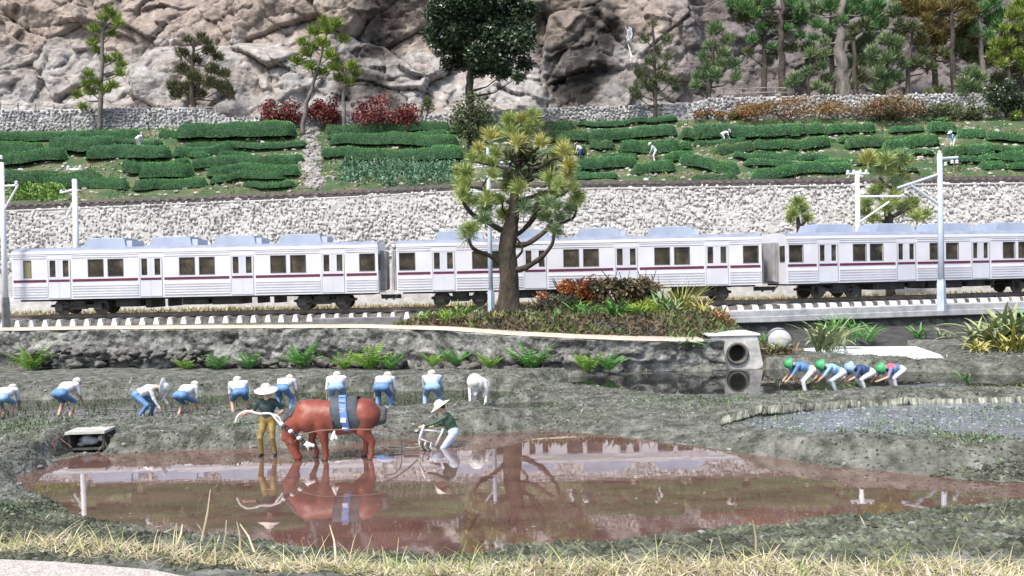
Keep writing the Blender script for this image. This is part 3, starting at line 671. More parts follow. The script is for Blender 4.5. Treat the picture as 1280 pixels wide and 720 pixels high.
    for c in (3.35, CARL - 3.1):
        bg_ = B()
        for s in (-1, 1):
            bg_.box((0, s * 1.02, .47), (2.5, .12, .16)).box((-1.05, s * 1.02, .44), (.42, .2, .34)).box((1.05, s * 1.02, .44), (.42, .2, .34)).box((0, s * 1.04, .66), (.8, .2, .26)).box((0, s * 1.05, .35), (1.0, .08, .1))
        bg_.box((0, 0, .6), (.6, 2.2, .3)).box((-1.5, 0, .5), (.1, 1.9, .14)).box((1.5, 0, .5), (.1, 1.9, .14)).box((0, 0, .80), (2.9, 2.3, .1))
        bo = bg_.build('bogie', M_black, t, loc=(c, 0, 0))
        for wx_ in (-1.05, 1.05):
            b = B()
            for s in (-1, 1): b.lathe([(.0, s * .53), (.2, s * .53), (.22, s * .56), (.4, s * .57), (.43, s * .60), (.43, s * .70), (.34, s * .705), (.32, s * .68), (.16, s * .68), (.14, s * .74), (0, s * .74)], 22, (0, 0, .43), axis='y')
            b.tube([(0, -.5, .43), (0, .5, .43)], .08, 8); b.build('wheel', M_wheel, bo, smooth=False, loc=(wx_, 0, 0))
    for (x0, x1, z0, y0) in ((5.3, 6.6, .38, -.95), (6.9, 7.25, .3, -.9), (8.1, 8.2, .35, -.9), (8.9, 10.3, .42, -.95), (10.5, 12.1, .40, -.95), (12.9, 13.15, .42, -.8), (13.8, 14.1, .42, -.8)) if cab else ((5.6, 7.6, .40, -.95), (7.9, 9.0, .5, -.9), (9.2, 11.4, .40, -.95), (11.7, 12.9, .45, -.95), (13.3, 13.6, .45, -.9)):
        b = B(); b.box(((x0 + x1) / 2, 0, (z0 + ZB) / 2), (x1 - x0, -2 * y0, ZB - z0 - .01)).box(((x0 + x1) / 2, y0 - .02, (z0 + ZB) / 2), ((x1 - x0) * .85, .04, (ZB - z0) * .7))
        b.build('equipment_box', M_black, t)
    B().box((CARL / 2, 0, ZB - .05), (CARL - .6, 2.3, .09)).build('underframe', M_black, t)
    for x, sgn in ((0, -1), (CARL, 1)):
        if cab and sgn < 0:
            B().box((-.03, 0, 2.55), (.06, 2.2, .75)).build('windscreen', M_glass, t); continue
        g = B().box((x + sgn * .17, 0, 2.05), (.34, 1.15, 2.05)); 
        for q in (.06, .16, .26): g.box((x + sgn * q, 0, 2.05), (.04, 1.25, 2.15))
        g.build('gangway', M_grey, t)
        [B().box((x + sgn * .02, q, 2.5), (.03, .5, .85)).build('end_window', M_glass, t) for q in (-.98, .98)]
        B().box((x + sgn * .25, 0, .62), (.6, .25, .22)).tube([(x, -.4, .75), (x + sgn * .3, -.45, .45), (x + sgn * .45, -.4, .7)], .04, 6).build('coupler', M_black, t)
    return t
def place_on_track(o, x0, base=48.4):
    i0 = int(np.searchsorted(Xs, x0)); j = i0
    while j < len(Xs) - 1 and math.hypot(Xs[j] - Xs[i0], Ys[j] - Ys[i0]) < CARL: j += 1
    o.location = (float(Xs[i0]), float(Ys[i0]), RAILTOP); o.rotation_euler = (0, 0, math.atan2(Ys[j] - Ys[i0], Xs[j] - Xs[i0]))
c1 = make_car(True, 'leftmost silver carriage, with a narrow yellowish window at its left end'); place_on_track(c1, at(15, 350, 47.02)[0])
c2 = make_car(False, 'middle silver carriage passing behind the gnarled pine tree'); place_on_track(c2, at(495, 340, 47.02)[0])
def copy_tree(o, parent=None):
    c = o.copy(); COL.objects.link(c); c.parent = parent
    for ch in o.children: copy_tree(ch, c)
    return c
c3 = copy_tree(c2); c3['label'] = 'rightmost silver carriage, passing behind the tall pale blue mast'; place_on_track(c3, 14.45)

# ================================================================== LINE POLES
M_pole = mat('white_pole_paint', (.72, .74, .78), (.80, .82, .85), scale=3, rough=.5)
M_poleg = mat('pale_blue_steel', (.42, .50, .60), (.55, .62, .70), scale=2, rough=.5)
M_base = mat('dull_footing', (.13, .13, .14), (.22, .22, .23), scale=3, rough=.9, bump=.3)
M_ins = mat('insulator_white', (.8, .8, .82), rough=.3)
def pole(label, x, y, z0, z1, m, r=.13, arm=None, base=None, ins=True):
    t = thing('overhead_line_pole', label, 'pole', (x, y, z0)); h = z1 - z0
    B().tube([(0, 0, 0), (0, 0, h * .5), (0, 0, h)], [r, r * .92, r * .8], 12).build('mast', m, t, smooth=True)
    if base: B().tube([(0, 0, -.25), (0, 0, base * .8), (0, 0, base)], [r * 1.6, r * 1.5, r * 1.3], 4).build('footing', M_base if m is M_pole else m, t)
    if arm:
        for (ax, az_, bx, bz) in arm['bars']:
            B().tube([(ax, 0, az_), (bx, 0, bz)], arm.get('r', .055), 8).build('arm', m, t)
    if ins:
        for ix, iz in ins: 
            B().lathe([(0, 0), (.09, .0), (.09, .05), (.05, .07), (.09, .1), (.09, .14), (.04, .17), (0, .2)], 8, (ix, 0, iz)).build('insulator', M_ins, t)
    return t
a = at(9, 405, 46.2); p = at(2, 203, 46.2)
pole('tall white line pole on a grey footing at the left end of the train', a[0] - .05, 46.2, 2.2, p[2], M_pole, .15,
     dict(bars=[(-.9, 7.15, .85, 7.2), (.05, 5.9, .8, 7.15)]), base=1.35, ins=[(-.3, 8.55), (.75, 7.25), (0, 8.6)])
p = at(91, 224, 51.5)
pole('short white line pole standing behind the first carriage', p[0] + .1, 51.5, 2.1, p[2], M_pole, .17,
     dict(bars=[(-.45, 8.75, .45, 8.75), (-.8, 7.4, 0, 7.6), (-.55, 6.0, 0, 7.1)]), ins=[(-.35, 8.8), (.35, 8.8), (-.8, 7.4)])
p = at(1066, 212, 52.5)
pole('white line pole with a long thin bracket behind the right carriage', p[0] + .25, 52.5, 2.1, p[2] - .1, M_pole, .16,
     dict(bars=[(-.65, p[2] - 2.35, .7, p[2] - 2.35), (0, p[2] - 3.7, 2.6, p[2] - 3.75), (0, p[2] - 5.3, 1.9, p[2] - 4.05)], r=.06), ins=[(-.55, p[2] - 2.3), (-.2, p[2] - 2.3), (.2, p[2] - 2.3), (.55, p[2] - 2.3)])
a = at(1177, 380, 46.6 + 2.2); 
p = at(1170, 192, 45.6)
pole('tall pale blue steel mast with diagonal bracket in front of the right carriage', at(1177, 380, 46.4)[0], 46.4, 2.05, p[2] + .1, M_poleg, .16,
     dict(bars=[(0, 6.95, -2.25, 6.25), (0, 5.3, -1.55, 6.4), (0, 7.75, .95, 7.8)], r=.075), base=1.4, ins=[(.3, 7.4), (.65, 7.5), (.9, 7.5), (0, 8.0)])
p = at(606, 185, 45.9)
pole('white line pole close behind the gnarled pine, its head among the tufts', at(613, 330, 45.9)[0], 45.9, 1.9, p[2], M_poleg, .12,
     dict(bars=[(-.1, 6.6, -1.1, 6.6), (-.1, 5.2, -1.0, 6.4), (-.6, 7.9, 1.2, 8.0)], r=.06), base=1.5, ins=[(-.5, 8.0), (0.2, 8.1), (.7, 8.0), (1.1, 8.0), (-.9, 6.6)])

# ================================================================== CULVERT, PIPES, SHEET
M_cul = mat('pale_culvert_concrete', (.34, .34, .33), (.60, .60, .585), scale=2.2, rough=.9, bump=.5, detail=10)
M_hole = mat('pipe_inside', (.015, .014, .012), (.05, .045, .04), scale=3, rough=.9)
cz = .36; p0 = on(922, 462, cz); cu = thing('culvert_headwall', 'squat pale concrete culvert block with a round pipe mouth beside the dark pond', 'culvert', (p0[0], p0[1], cz), group=None)
b = B()  # block with a round opening: front face ring of quads
n = 40; ang = np.linspace(0, 2 * np.pi, n, endpoint=False) + np.pi / n
def sq(a, hw, zl, zh, tp):
    c, s = math.cos(a), math.sin(a); z = (zh if s > 0 else -zl); t_ = min(abs(hw / c) if c else 9, abs(z / s) if abs(s) > 1e-6 else 9); x, zz = c * t_, s * t_
    return x * (1 - tp * (zz + zl) / (zl + zh)), zz
cx, czz, rr = .0, .62, .40
outer = [sq(a_, 1.12, .62, .68, .22) for a_ in ang]
ri = [(math.cos(a_) * rr, math.sin(a_) * rr) for a_ in ang]
V = [(x - .1, 0, z + czz) for x, z in outer] + [(x, 0, z + czz) for x, z in ri] + [(x, .5, z + czz) for x, z in ri]
F = []
for i in range(n):
    j = (i + 1) % n; F += [(i, j, n + j, n + i), (n + i, n + j, 2 * n + j, 2 * n + i)]
b.add(V, F)
V2 = [(x - .1, 0, z + czz) for x, z in outer] + [(x * .98 - .12, 2.2, z + czz) for x, z in outer]; b.add(V2, [(i, (i + 1) % n, n + (i + 1) % n, n + i) for i in range(n)])
b.build('block', M_cul, cu)
b = B(); prof = [(.33, .5), (.33, -.08), (.43, -.08), (.43, .12)]; b.lathe([(r_, -y_) for r_, y_ in prof], 28, (cx, 0, czz), axis='y'); b.build('pipe_mouth', mat('dark_pipe', (.07, .065, .06), (.16, .15, .14), scale=3, rough=.9), cu, smooth=True)
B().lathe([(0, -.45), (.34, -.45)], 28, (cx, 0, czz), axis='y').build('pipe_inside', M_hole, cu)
B().box((-.12, 1.1, 1.335), (2.0, 2.3, .06)).build('cap_slab', M_cream, cu)
b = B(); P = np.c_[rng.uniform(-1.85, -1.0, 60), rng.uniform(-.1, .4, 60), rng.uniform(.1, 1.1, 60)]; scatter_rocks(b, P, rng.uniform(.08, .17, (60, 3)), amp=.5); b.build('rubble_side', mat('culvert_rubble', (.2, .2, .19), (.42, .42, .4), scale=3, rough=.9, island=.3), cu, kind='stuff')
M_pipe = mat('grey_pipe_concrete', (.36, .37, .39), (.52, .53, .55), scale=2, rough=.8, bump=.2)
for (px, py, r, tilt, lab) in ((928, 425, .46, 0.15, 'rounded end of a grey concrete pipe just behind the culvert block'), (975, 424, .50, -.25, 'rounded end of a pale grey concrete pipe right of the culvert, above the small plant')):
    p = at(px, py, 37.5); t = thing('concrete_pipe', lab, 'pipe', (p[0], p[1], p[2] - .35), tilt, group='concrete pipes near the culvert')
    b = B(); b.lathe([(0, -.1), (r * .5, -.08), (r * .86, .0), (r, .14), (r, 1.6), (r * .86, 1.6), (r * .86, .4), (0, .4)][::1], 26, (0, 0, .25), axis='y'); 
    o = b.build('barrel', M_pipe, t, smooth=True); o.rotation_euler = (0, 0, R(180)); 
    B().lathe([(r + .035, .18), (r + .035, .4), (r, .42)], 26, (0, 0, .25), axis='y').build('collar', M_pipe, t, smooth=True).rotation_euler = (0, 0, R(180))
# concrete flashing sheet behind the planters, bright in the photo
M_sheet = mat('white_concrete', (.78, .77, .75), (.86, .85, .84), scale=2, rough=.8)
def slab_from(name, pts, z, th, m):
    Q = [on(x, y, z) for x, y in pts]; b = B(); n = len(Q); T_ = [(q[0], q[1], z) for q in Q]; Bt = [(q[0], q[1], z - th) for q in Q]
    b.add(T_ + Bt, [(i, n + i, n + (i + 1) % n, (i + 1) % n) for i in range(n)]); b.poly(T_[::-1] if True else T_)
    o = b.build(name, m); return o
o = slab_from('concrete_apron', APRON_PX, .62, .1, M_sheet); o['kind'] = 'structure'
o = slab_from('concrete_apron', [(1183, 443), (1205, 441), (1204, 445), (1183, 448)], .66, .1, M_sheet); o['kind'] = 'structure'
o = slab_from('concrete_apron', [(950, 430), (985, 432), (975, 447), (946, 446)], .66, .1, mat('tan_concrete', (.6, .55, .47), (.72, .67, .6), scale=2, rough=.9)); o['kind'] = 'structure'
# little drain box in the front dyke, left
dz = .02; p0 = on(109, 562, dz); dt = thing('drain_box', 'small drain opening under a flat concrete lid in the near bank, with pale stones inside', 'drain', (p0[0], p0[1], dz), .03)
w = 1.0
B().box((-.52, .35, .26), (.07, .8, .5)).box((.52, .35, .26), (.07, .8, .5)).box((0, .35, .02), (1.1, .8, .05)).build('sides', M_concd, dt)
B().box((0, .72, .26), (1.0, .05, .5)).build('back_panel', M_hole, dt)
B().box((-.02, .33, .535), (1.22, .95, .075), rz=.03, top=.98).build('lid', mat('lid_concrete', (.34, .34, .31), (.5, .5, .46), scale=3, rough=.9, bump=.4), dt)
dt.scale = (.8, .8, .82)
for (x, y, z, r, c) in ((-.12, .3, .26, .2, 0), (.06, .28, .22, .15, 0), (.34, .3, .3, .11, 1), (-.32, .3, .12, .1, 0)):
    o = link('stone', B().add(rock_verts(ICO2, x * 9 + 3, .35) , ICO2[1]).mesh('stone', mat('drain_stone', *( ((.36, .38, .42), (.5, .52, .56)) if c == 0 else ((.55, .45, .4), (.75, .68, .62)) ), scale=3, rough=.7), True), dt, (x, y, z)); o.scale = (r * 1.25, r, r * .9)
# ================================================================== VEGETATION
def S_(Y): return FPX / Y
# ---- tea hedges
M_hedge = mat('tea_hedge_core', (.016, .05, .022), (.035, .095, .04), scale=2.5, rough=.95, bump=1, bscale=10)
M_hl = [mat('tea_hedge_leaf', c, c2, scale=.35, rough=.7, island=.35, hue=.012) for c, c2 in (((.07, .26, .055), (.20, .50, .13)), ((.08, .26, .09), (.21, .50, .19)), ((.11, .21, .05), (.24, .36, .10)))]
HEDGES = [  # x0, x1, bottom y left, bottom y right, thickness px, colour
 (67,175,178,174,12,0),(-40,110,180,176,11,0),(-30,57,196,190,14,0),(57,141,192,191,19,1),(-30,80,209,206,17,0),(3,128,229,236,17,2),(50,160,234,240,15,0),(104,215,206,199,18,1),(215,262,198,198,9,1),(148,240,220,212,16,0),(173,240,224,222,20,0),(238,380,211,207,13,0),(165,259,239,235,14,0),(255,376,228,222,15,0),(195,232,174,173,12,0),(218,371,179,173,20,0),(228,385,189,186,9,0),(215,292,197,194,14,1),(262,356,230,229,11,0),
 (403,565,169,165,13,2),(410,575,185,183,16,0),(427,581,203,199,17,0),(400,440,199,198,12,0),
 (720,850,158,156,7,1),(732,850,178,174,16,1),(690,720,166,165,13,2),(682,740,182,180,15,2),(736,770,190,188,12,2),(773,852,193,190,16,0),(716,800,214,211,14,0),(788,847,218,218,14,0),(825,872,206,204,13,0),(705,735,196,195,12,2),(850,893,178,176,14,2),(848,866,190,189,12,0),
 (863,1010,172,171,17,1),(985,1012,174,173,16,0),(1008,1034,171,171,15,0),(1032,1056,170,169,14,0),(1052,1076,168,168,12,0),(1074,1096,167,166,12,1),(941,1041,189,185,13,0),(893,945,193,190,13,2),(1055,1175,187,184,13,2),(1105,1178,190,184,14,0),(850,927,209,217,17,0),(917,1038,203,200,9,1),(930,1065,211,208,9,0),(1065,1145,206,203,14,0),(937,1070,224,219,14,0),(1160,1200,170,170,14,1),(1200,1234,174,172,13,1),(1236,1320,181,180,11,0),(1207,1245,196,194,13,1),(1248,1320,203,200,13,0),(1180,1212,197,194,12,2),(1225,1262,212,213,10,0),(1262,1320,216,218,10,0),(-40,30,230,232,10,2),(700,775,221,222,8,1),(560,600,168,167,9,2),
 (863,935,182,180,7,1),(1045,1102,179,177,8,0),(1175,1290,207,207,8,0),(1075,1150,217,215,8,2),(942,1000,198,196,6,0),(862,925,227,227,8,2),(1110,1160,167,165,8,1),(735,800,204,203,7,0),(0,62,224,227,9,0),(268,330,201,200,7,0),(118,205,180,180,7,1),(1237,1310,191,190,8,0),(408,560,175,172,7,1),(20,90,198,195,7,1),(960,1050,181,178,6,2),(1080,1170,198,196,6,1),(715,760,224,223,6,0),(300,372,236,233,8,0)]
def hedge(h, idx):
    x0, x1, yb0, yb1, th, ci = h; a = hit_hill(x0, yb0); c = hit_hill(x1, yb1); Lm = math.hypot(c[0] - a[0], c[1] - a[1]); sc = S_((a[1] + c[1]) / 2)
    ht = th / sc * .95; dp = max(.6, ht * .75); n = max(8, int(Lm / .35)); t = np.linspace(0, 1, n)
    cx = a[0] + (c[0] - a[0]) * t; cy = a[1] + (c[1] - a[1]) * t + .35 * np.sin(t * 3.1 + idx) * min(1, Lm / 6) + dp * .6 + .2 * vnoise(t * 5 + idx, t * 0, seed=idx)
    zb = hill(cx, cy) - .1; w = np.clip(np.minimum(t, 1 - t) * Lm / (ht * .55), 0, 1); ep = np.sqrt(np.clip(1 - (1 - w) ** 2, 0.02, 1))
    hh = ht * (1 + .10 * vnoise(t * Lm * .35 + idx * 3, t * 0, seed=3)) * ep
    m = 11; u = np.linspace(0, np.pi, m); V = np.zeros((m, n, 3))
    for k in range(m):
        cc, ss = math.cos(u[k]), math.sin(u[k]); r = 1 + .10 * fbm(cx * 1.2, cy * 0 + k * .5 + idx, oc=3, seed=5)
        V[k, :, 0] = cx; V[k, :, 1] = cy - np.sign(cc) * abs(cc) ** .85 * dp * ep * r; V[k, :, 2] = zb + (ss ** .85) * hh * r
    t_ = thing('tea_hedge', '', 'hedge', (cx[n // 2], cy[n // 2], zb[n // 2]), group='clipped tea hedges on the hillside terraces')
    o = -np.array(t_.location)
    B().grid(V + o).build('clipped_mound', M_hedge, t_, smooth=True)
    # short leaf fuzz over the whole surface
    nn = int(Lm * ht * 300) + 150; i = rng.integers(0, n - 1, nn); k = rng.integers(0, m - 2, nn); fi, fk = rng.random(nn)[:, None], rng.random(nn)[:, None]
    Pp = (V[k, i] * (1 - fi) + V[k, i + 1] * fi) * (1 - fk) + (V[k + 1, i] * (1 - fi) + V[k + 1, i + 1] * fi) * fk
    nrm = Pp - np.stack([cx[i], cy[i], zb[i] + hh[i] * .3], -1); nrm[:, 0] *= .2; D = nrm / (np.linalg.norm(nrm, axis=1)[:, None] + 1e-6) + rdir(nn) * .55 + np.array((0, 0, .35))
    b = B(); cards(b, Pp + o - D * .02, D, rdir(nn), rng.uniform(.07, .17, nn), rng.uniform(.035, .075, nn), bend=.1)
    b.build('leaves', M_hl[ci], t_, kind='stuff')
    return t_, x0, x1, (yb0 + yb1) / 2, th
hs = [hedge(h, i) for i, h in enumerate(HEDGES)]
# a label for each: terrace row counted from the railway up, then place in the row; blocks split at the stone gully and the big tree
ordn = ['first', 'second', 'third', 'fourth', 'fifth', 'sixth', 'seventh', 'eighth', 'ninth', 'tenth', 'eleventh', 'twelfth']
blk = {'left': [], 'middle': [], 'right': []}
for q in hs:
    xm = (q[1] + q[2]) / 2; blk['left' if xm < 392 else 'middle' if xm < 640 else 'right'].append(q)
bn = {'left': 'left of the stony gully', 'middle': 'behind the gnarled pine', 'right': 'right of the pine'}
for k_, L_ in blk.items():
    L_.sort(key=lambda q: -q[3]); rows_ = []
    for q in L_:
        if rows_ and rows_[-1][0][3] - q[3] < 9: rows_[-1].append(q)
        else: rows_.append([q])
    for ri_, row in enumerate(rows_):
        row.sort(key=lambda q: q[1] + q[2])
        for ci_, q in enumerate(row):
            size = 'long' if q[2] - q[1] > 90 else 'short'; pos = '' if len(row) == 1 else ', %s from left' % ordn[ci_]
            q[0]['label'] = '%s tea hedge, %s row up, %s%s' % (size, ordn[ri_], bn[k_], pos)

# ---- hillside cover: grass tufts, scrub and stones
M_hg = mat('hill_grass', (.09, .16, .05), (.22, .22, .10), scale=.3, rough=.9, island=.4, hue=.03)
n = 26000; hx = rng.uniform(-44, 46, n); hy = rng.uniform(64.4, 82, n); hz = hill(hx, hy)
keep = fbm(hx * .35, hy * .35, seed=111) > -.15; hx, hy, hz = hx[keep], hy[keep], hz[keep]; n = len(hx)
b = B(); cards(b, np.c_[hx, hy, hz - .03], rdir(n, .9), rdir(n), rng.uniform(.15, .38, n), rng.uniform(.06, .14, n))
b.build('hill_grass', M_hg, label='patchy grass and weeds between the tea hedges on the hillside', category='grass', kind='stuff')
n = 2600; hx = rng.uniform(-44, 46, n); hy = rng.uniform(64.3, 82, n); hz = hill(hx, hy); r = rng.uniform(.06, .22, n)
b = B(); scatter_rocks(b, np.c_[hx, hy, hz], np.c_[r * 1.4, r, r * .7], amp=.5)
b.build('hill_stones', mat('hill_stone', (.28, .26, .23), (.52, .50, .46), scale=1, rough=.9, island=.35), label='scattered pale stones between the tea hedges', category='stones', kind='stuff')
# teal ferny bank below the middle hedges, green bank far left
for (x0, x1, y0, y1, c, lab) in ((425, 565, 206, 232, ((.06, .15, .08), (.14, .25, .15)), 'dense blue green ground cover on the bank right above the upper railway'), (15, 75, 232, 252, ((.10, .22, .03), (.22, .34, .08)), 'yellow green grassy mound at the left above the upper railway')):
    n = 5200 if x1 > 200 else 2200; q = [hit_hill(rng.uniform(x0, x1), rng.uniform(y0, y1)) for _ in range(260)]
    q = np.array(q)[rng.integers(0, 260, n)] + np.c_[rng.normal(0, .25, (n, 2)), np.zeros(n)]; q[:, 2] = hill(q[:, 0], q[:, 1]) + rng.uniform(0, .45, n)
    b = B(); cards(b, q, rdir(n, .5), rdir(n), rng.uniform(.2, .4, n), rng.uniform(.07, .14, n)); b.build('ground_cover', mat('bank_leaves', *c, scale=1, rough=.6, island=.4), label=lab, category='ground cover', kind='stuff')
# stony gully
P = []; 
for _ in range(420):
    y = rng.uniform(158, 236); x = 388 + (y - 158) * .05 + rng.normal(0, 6); P.append(hit_hill(x, y))
r = rng.uniform(.1, .3, 420); b = B(); scatter_rocks(b, np.array(P), np.c_[r, r, r * .8], amp=.5); b.build('gully_stones', mat('gully_stone', (.2, .19, .18), (.36, .34, .32), scale=1, rough=.9, island=.3), label='grey stones filling the gully that splits the tea terraces', category='stones', kind='stuff')

# ---- trees
M_bark = mat('pine_bark', (.035, .028, .022), (.10, .085, .07), scale=2.5, rough=.95, bump=1, bscale=9, stretch=(1, 1, .4))
M_barkg = mat('grey_bark', (.10, .095, .085), (.24, .22, .20), scale=2.5, rough=.95, bump=.8, bscale=9, stretch=(1, 1, .4))
FOL = {
 'lime': mat('lime_pine_foliage', (.14, .22, .03), (.26, .33, .06), scale=.6, rough=.7, island=.4, hue=.02),
 'olive': mat('olive_fir_foliage', (.06, .075, .03), (.15, .15, .06), scale=.6, rough=.8, island=.45, hue=.02),
 'pine': mat('grey_green_pine_foliage', (.11, .19, .08), (.21, .28, .13), scale=.5, rough=.7, island=.4, hue=.02),
 'dark': mat('dark_pine_foliage', (.06, .09, .03), (.14, .16, .07), scale=.5, rough=.75, island=.45, hue=.02),
 'bright': mat('bright_green_foliage', (.07, .18, .06), (.15, .28, .09), scale=.4, rough=.7, island=.4, hue=.02),
 'brown': mat('brownish_foliage', (.12, .12, .03), (.26, .20, .06), scale=.4, rough=.8, island=.45, hue=.03),
 'broad': mat('dark_glossy_leaves', (.018, .036, .014), (.05, .085, .035), scale=.5, rough=.34, island=.5, hue=.02),
 'red': mat('red_maple_leaves', (.13, .022, .02), (.22, .04, .035), scale=.7, rough=.7, island=.5, hue=.02),
 'rust': mat('rusty_leaves', (.16, .075, .02), (.24, .15, .05), scale=.7, rough=.8, island=.5, hue=.03),
 'mixed': mat('green_and_pink_leaves', (.10, .12, .04), (.28, .15, .10), scale=1.0, rough=.8, island=.4, hue=.05),
}
def clump(b, c, rx, rz, n, style, sz):
    d = rdir(n); rr = rng.random(n)[:, None] ** .45
    if style == 'needle':
        P = np.asarray(c) + d * rr * np.array((rx, rx * .9, rz)) * .65; D = d * .7 + np.array((0, 0, .75)) + rdir(n) * .45
        cards(b, P, D, rdir(n), rng.uniform(.7, 1.3, n) * sz * 2.4, sz * .55, tri=True)
    else:
        P = np.asarray(c) + d * rr * np.array((rx, rx * .9, rz)); D = rdir(n, .25)
        cards(b, P, D, rdir(n), rng.uniform(.7, 1.3, n) * sz, sz * .62, bend=.15)
def ground_at(x, Y, px=None):
    return hillz(x, Y) if Y < 82.4 else 19.2 if Y > 84 else float(w2top(x))
def tree(name, label, cat, Y, trunk, r0, clumps, fol, style='needle', n=150, sz=.22, bark=None, group=None, r=9, dep=.5, limbs=True, base=None):
    """trunk and clumps are outlines measured on the photo, set at the tree's own distance"""
    T = np.array([at(x, y, Y) for x, y in trunk]); g = base if base is not None else ground_at(T[0, 0], Y); 
    T[0, 2] = min(T[0, 2], g) - .15; o = np.array((T[0, 0], Y, T[0, 2] + .15)); sc = S_(Y)
    T[1:, 1] += rng.normal(0, .15, len(T) - 1)
    t = thing(name, label, cat, o, group=group); b = B(); rad = np.linspace(r0, r0 * .35, len(T))
    # finer trunk with a little crookedness
    tt = np.linspace(0, len(T) - 1, len(T) * 4); TI = np.stack([np.interp(tt, range(len(T)), T[:, k]) for k in range(3)], -1); TI[1:-1, :2] += rng.normal(0, r0 * .15, (len(TI) - 2, 2)); RI = np.interp(tt, range(len(T)), rad); RI[0] *= 1.35
    b.tube(TI - o, RI, 8); C = []
    for q in clumps:
        x, y = q[0], q[1]; rx = (q[2] if len(q) > 2 else r) / sc; rz = (q[3] if len(q) > 3 else (q[2] * .75 if len(q) > 2 else r * .75)) / sc
        c = at(x, y, Y + rng.uniform(-dep, dep)); C.append((c, rx, rz))
        if limbs:
            k = np.argmin(np.abs(TI[:, 2] - (c[2] - .9)) + .3 * np.linalg.norm(TI[:, :2] - c[:2], axis=1)); s_ = TI[k]; m_ = (s_ + c) / 2 + np.array((0, 0, -.12 * abs(c[0] - s_[0]))) + rng.normal(0, .08, 3)
            if np.linalg.norm(c - s_) > .3: b.tube(np.array([s_, m_, c]) - o, [max(.05, RI[k] * .45), .055, .03], 5)
    b.build('trunk', bark or M_bark, t, smooth=True); b = B()
    for c, rx, rz in C: clump(b, c - o, rx * 1.15, rz * 1.2, int(n * 1.7 * max(.5, rx * rz / .45)), style, sz)
    b.build('crown', FOL[fol], t, kind='stuff'); return t
tree('pine_tree', 'slim lime green cloud pine standing alone at the far left of the road', 'tree', 81.6, [(124,159),(126,120),(129,82),(128,45),(133,18)], .26,
     [(136,15),(144,22),(128,23),(118,37),(148,30),(116,54),(146,72),(134,76),(151,82),(111,94),(118,104),(141,107),(97,119,7),(114,116),(132,113),(104,134,6),(150,92,6),(122,64,6),(139,42,6),(108,106,6)], 'lime', r=8, n=130, bark=M_barkg)
tree('fir_tree', 'dark olive layered fir tree standing on the road behind the fence posts', 'tree', 85.5, [(241,140),(241,95),(242,46)], .3,
     [(235,50,7),(252,47,7),(259,53,8),(228,67,10),(262,64,11),(273,72,9),(245,75,10),(228,87,12),(242,97,12),(265,87,11),(280,92,9),(218,108,12),(235,111,13),(262,104,12),(280,110,12),(220,120,9),(250,118,10),(288,116,6)], 'olive', n=150, style='needle', sz=.2)
tree('pine_tree', 'lime green pine with leaning pale trunk rising from the red shrubs', 'tree', 80.5, [(377,160),(384,130),(392,103),(401,75),(408,45)], .24,
     [(370,77),(383,67,10),(378,54,8),(393,40,10),(410,37,10),(420,30,9),(403,54,10),(413,70,9),(403,91,9),(430,50,8),(388,84,8),(418,85,8),(405,28,8),(392,60,8)], 'lime', r=9, n=140, bark=M_barkg)
tree('pine_tree', 'small forked pine right of the leaning one, lime tufts above red leaves', 'tree', 81.0, [(431,158),(429,125),(432,95),(428,70)], .2,
     [(427,86,9),(440,84,9),(423,98,7),(436,102,7),(420,74,6),(445,94,6)], 'lime', n=130, bark=M_barkg)
tree('broadleaf_tree', 'big rounded dark evergreen tree cut by the top edge, in the middle', 'tree', 76.0, [(591,172),(590,150),(588,120),(587,92),(590,60),(596,20)], .48,
     [(601 + 60 * math.cos(a) * q, 30 + 52 * math.sin(a) * q, 17, 14) for a, q in [(i * 2.39996, math.sqrt((i + .5) / 34)) for i in range(34)]] + [(600,88,10),(630,92,10),(655,80,12),(560,80,10),(648,96,7),(545,52,10),(543,20,12),(662,40,10),(664,12,10)], 'broad', style='leaf', n=190, sz=.34, dep=3.2, base=hillz(at(591, 170, 76)[0], 76))
tree('conifer_bush', 'dark ragged conifer at the foot of the big evergreen tree', 'tree', 72.5, [(588,185),(588,150),(590,125)], .25, [(588,122,10),(578,138,13),(602,136,12),(590,150,16),(572,152,12),(608,150,11),(584,165,14),(604,165,10)], 'dark', style='leaf', n=150, sz=.26)
tree('pine_tree', 'sparse dark pine beside the thin waterfall', 'tree', 81.5, [(819,150),(820,118),(818,80),(815,28)], .22,
     [(816,30,7),(806,50,9),(833,50,9),(813,77,10),(836,72,8),(800,91,9),(823,97,11),(793,114,9),(840,101,11),(816,112,11),(804,104,9),(830,86,9),(822,62,7),(846,112,6),(798,122,6)], 'dark', n=95, sz=.2)
tree('pine_tree', 'light green cloud pine standing on the wall right of the waterfall', 'tree', 83.4, [(885,132),(887,110),(890,80),(892,45)], .3,
     [(894,37,13),(887,57,9),(910,50,11),(904,67,11),(917,81,11),(880,71,9),(874,97,12),(894,94,12),(920,97,9),(870,107,8),(900,80,9),(884,84,8)], 'pine', n=150)
tree('pine_tree', 'tall pine with a straight dark trunk going out of the top', 'tree', 86.0, [(978,125),(978,90),(975,50),(977,10),(978,-30)], .42,
     [(930,8,14),(945,18,10),(960,5,12),(1001,20,12),(990,6,12),(915,3,10),(984,36,8),(950,35,7),(965,60,8),(1000,45,8),(940,50,7)], 'bright', n=150)
tree('pine_tree', 'low light green pine between the tall dark trunks', 'tree', 83.0, [(1008,128),(1010,100),(1022,75),(1030,52)], .22,
     [(1031,54,8),(1015,68,10),(1030,68,8),(1027,83,10),(994,99,12),(1034,99,9),(1032,116,8),(1010,90,9),(988,106,9),(1022,108,8)], 'pine', n=140)
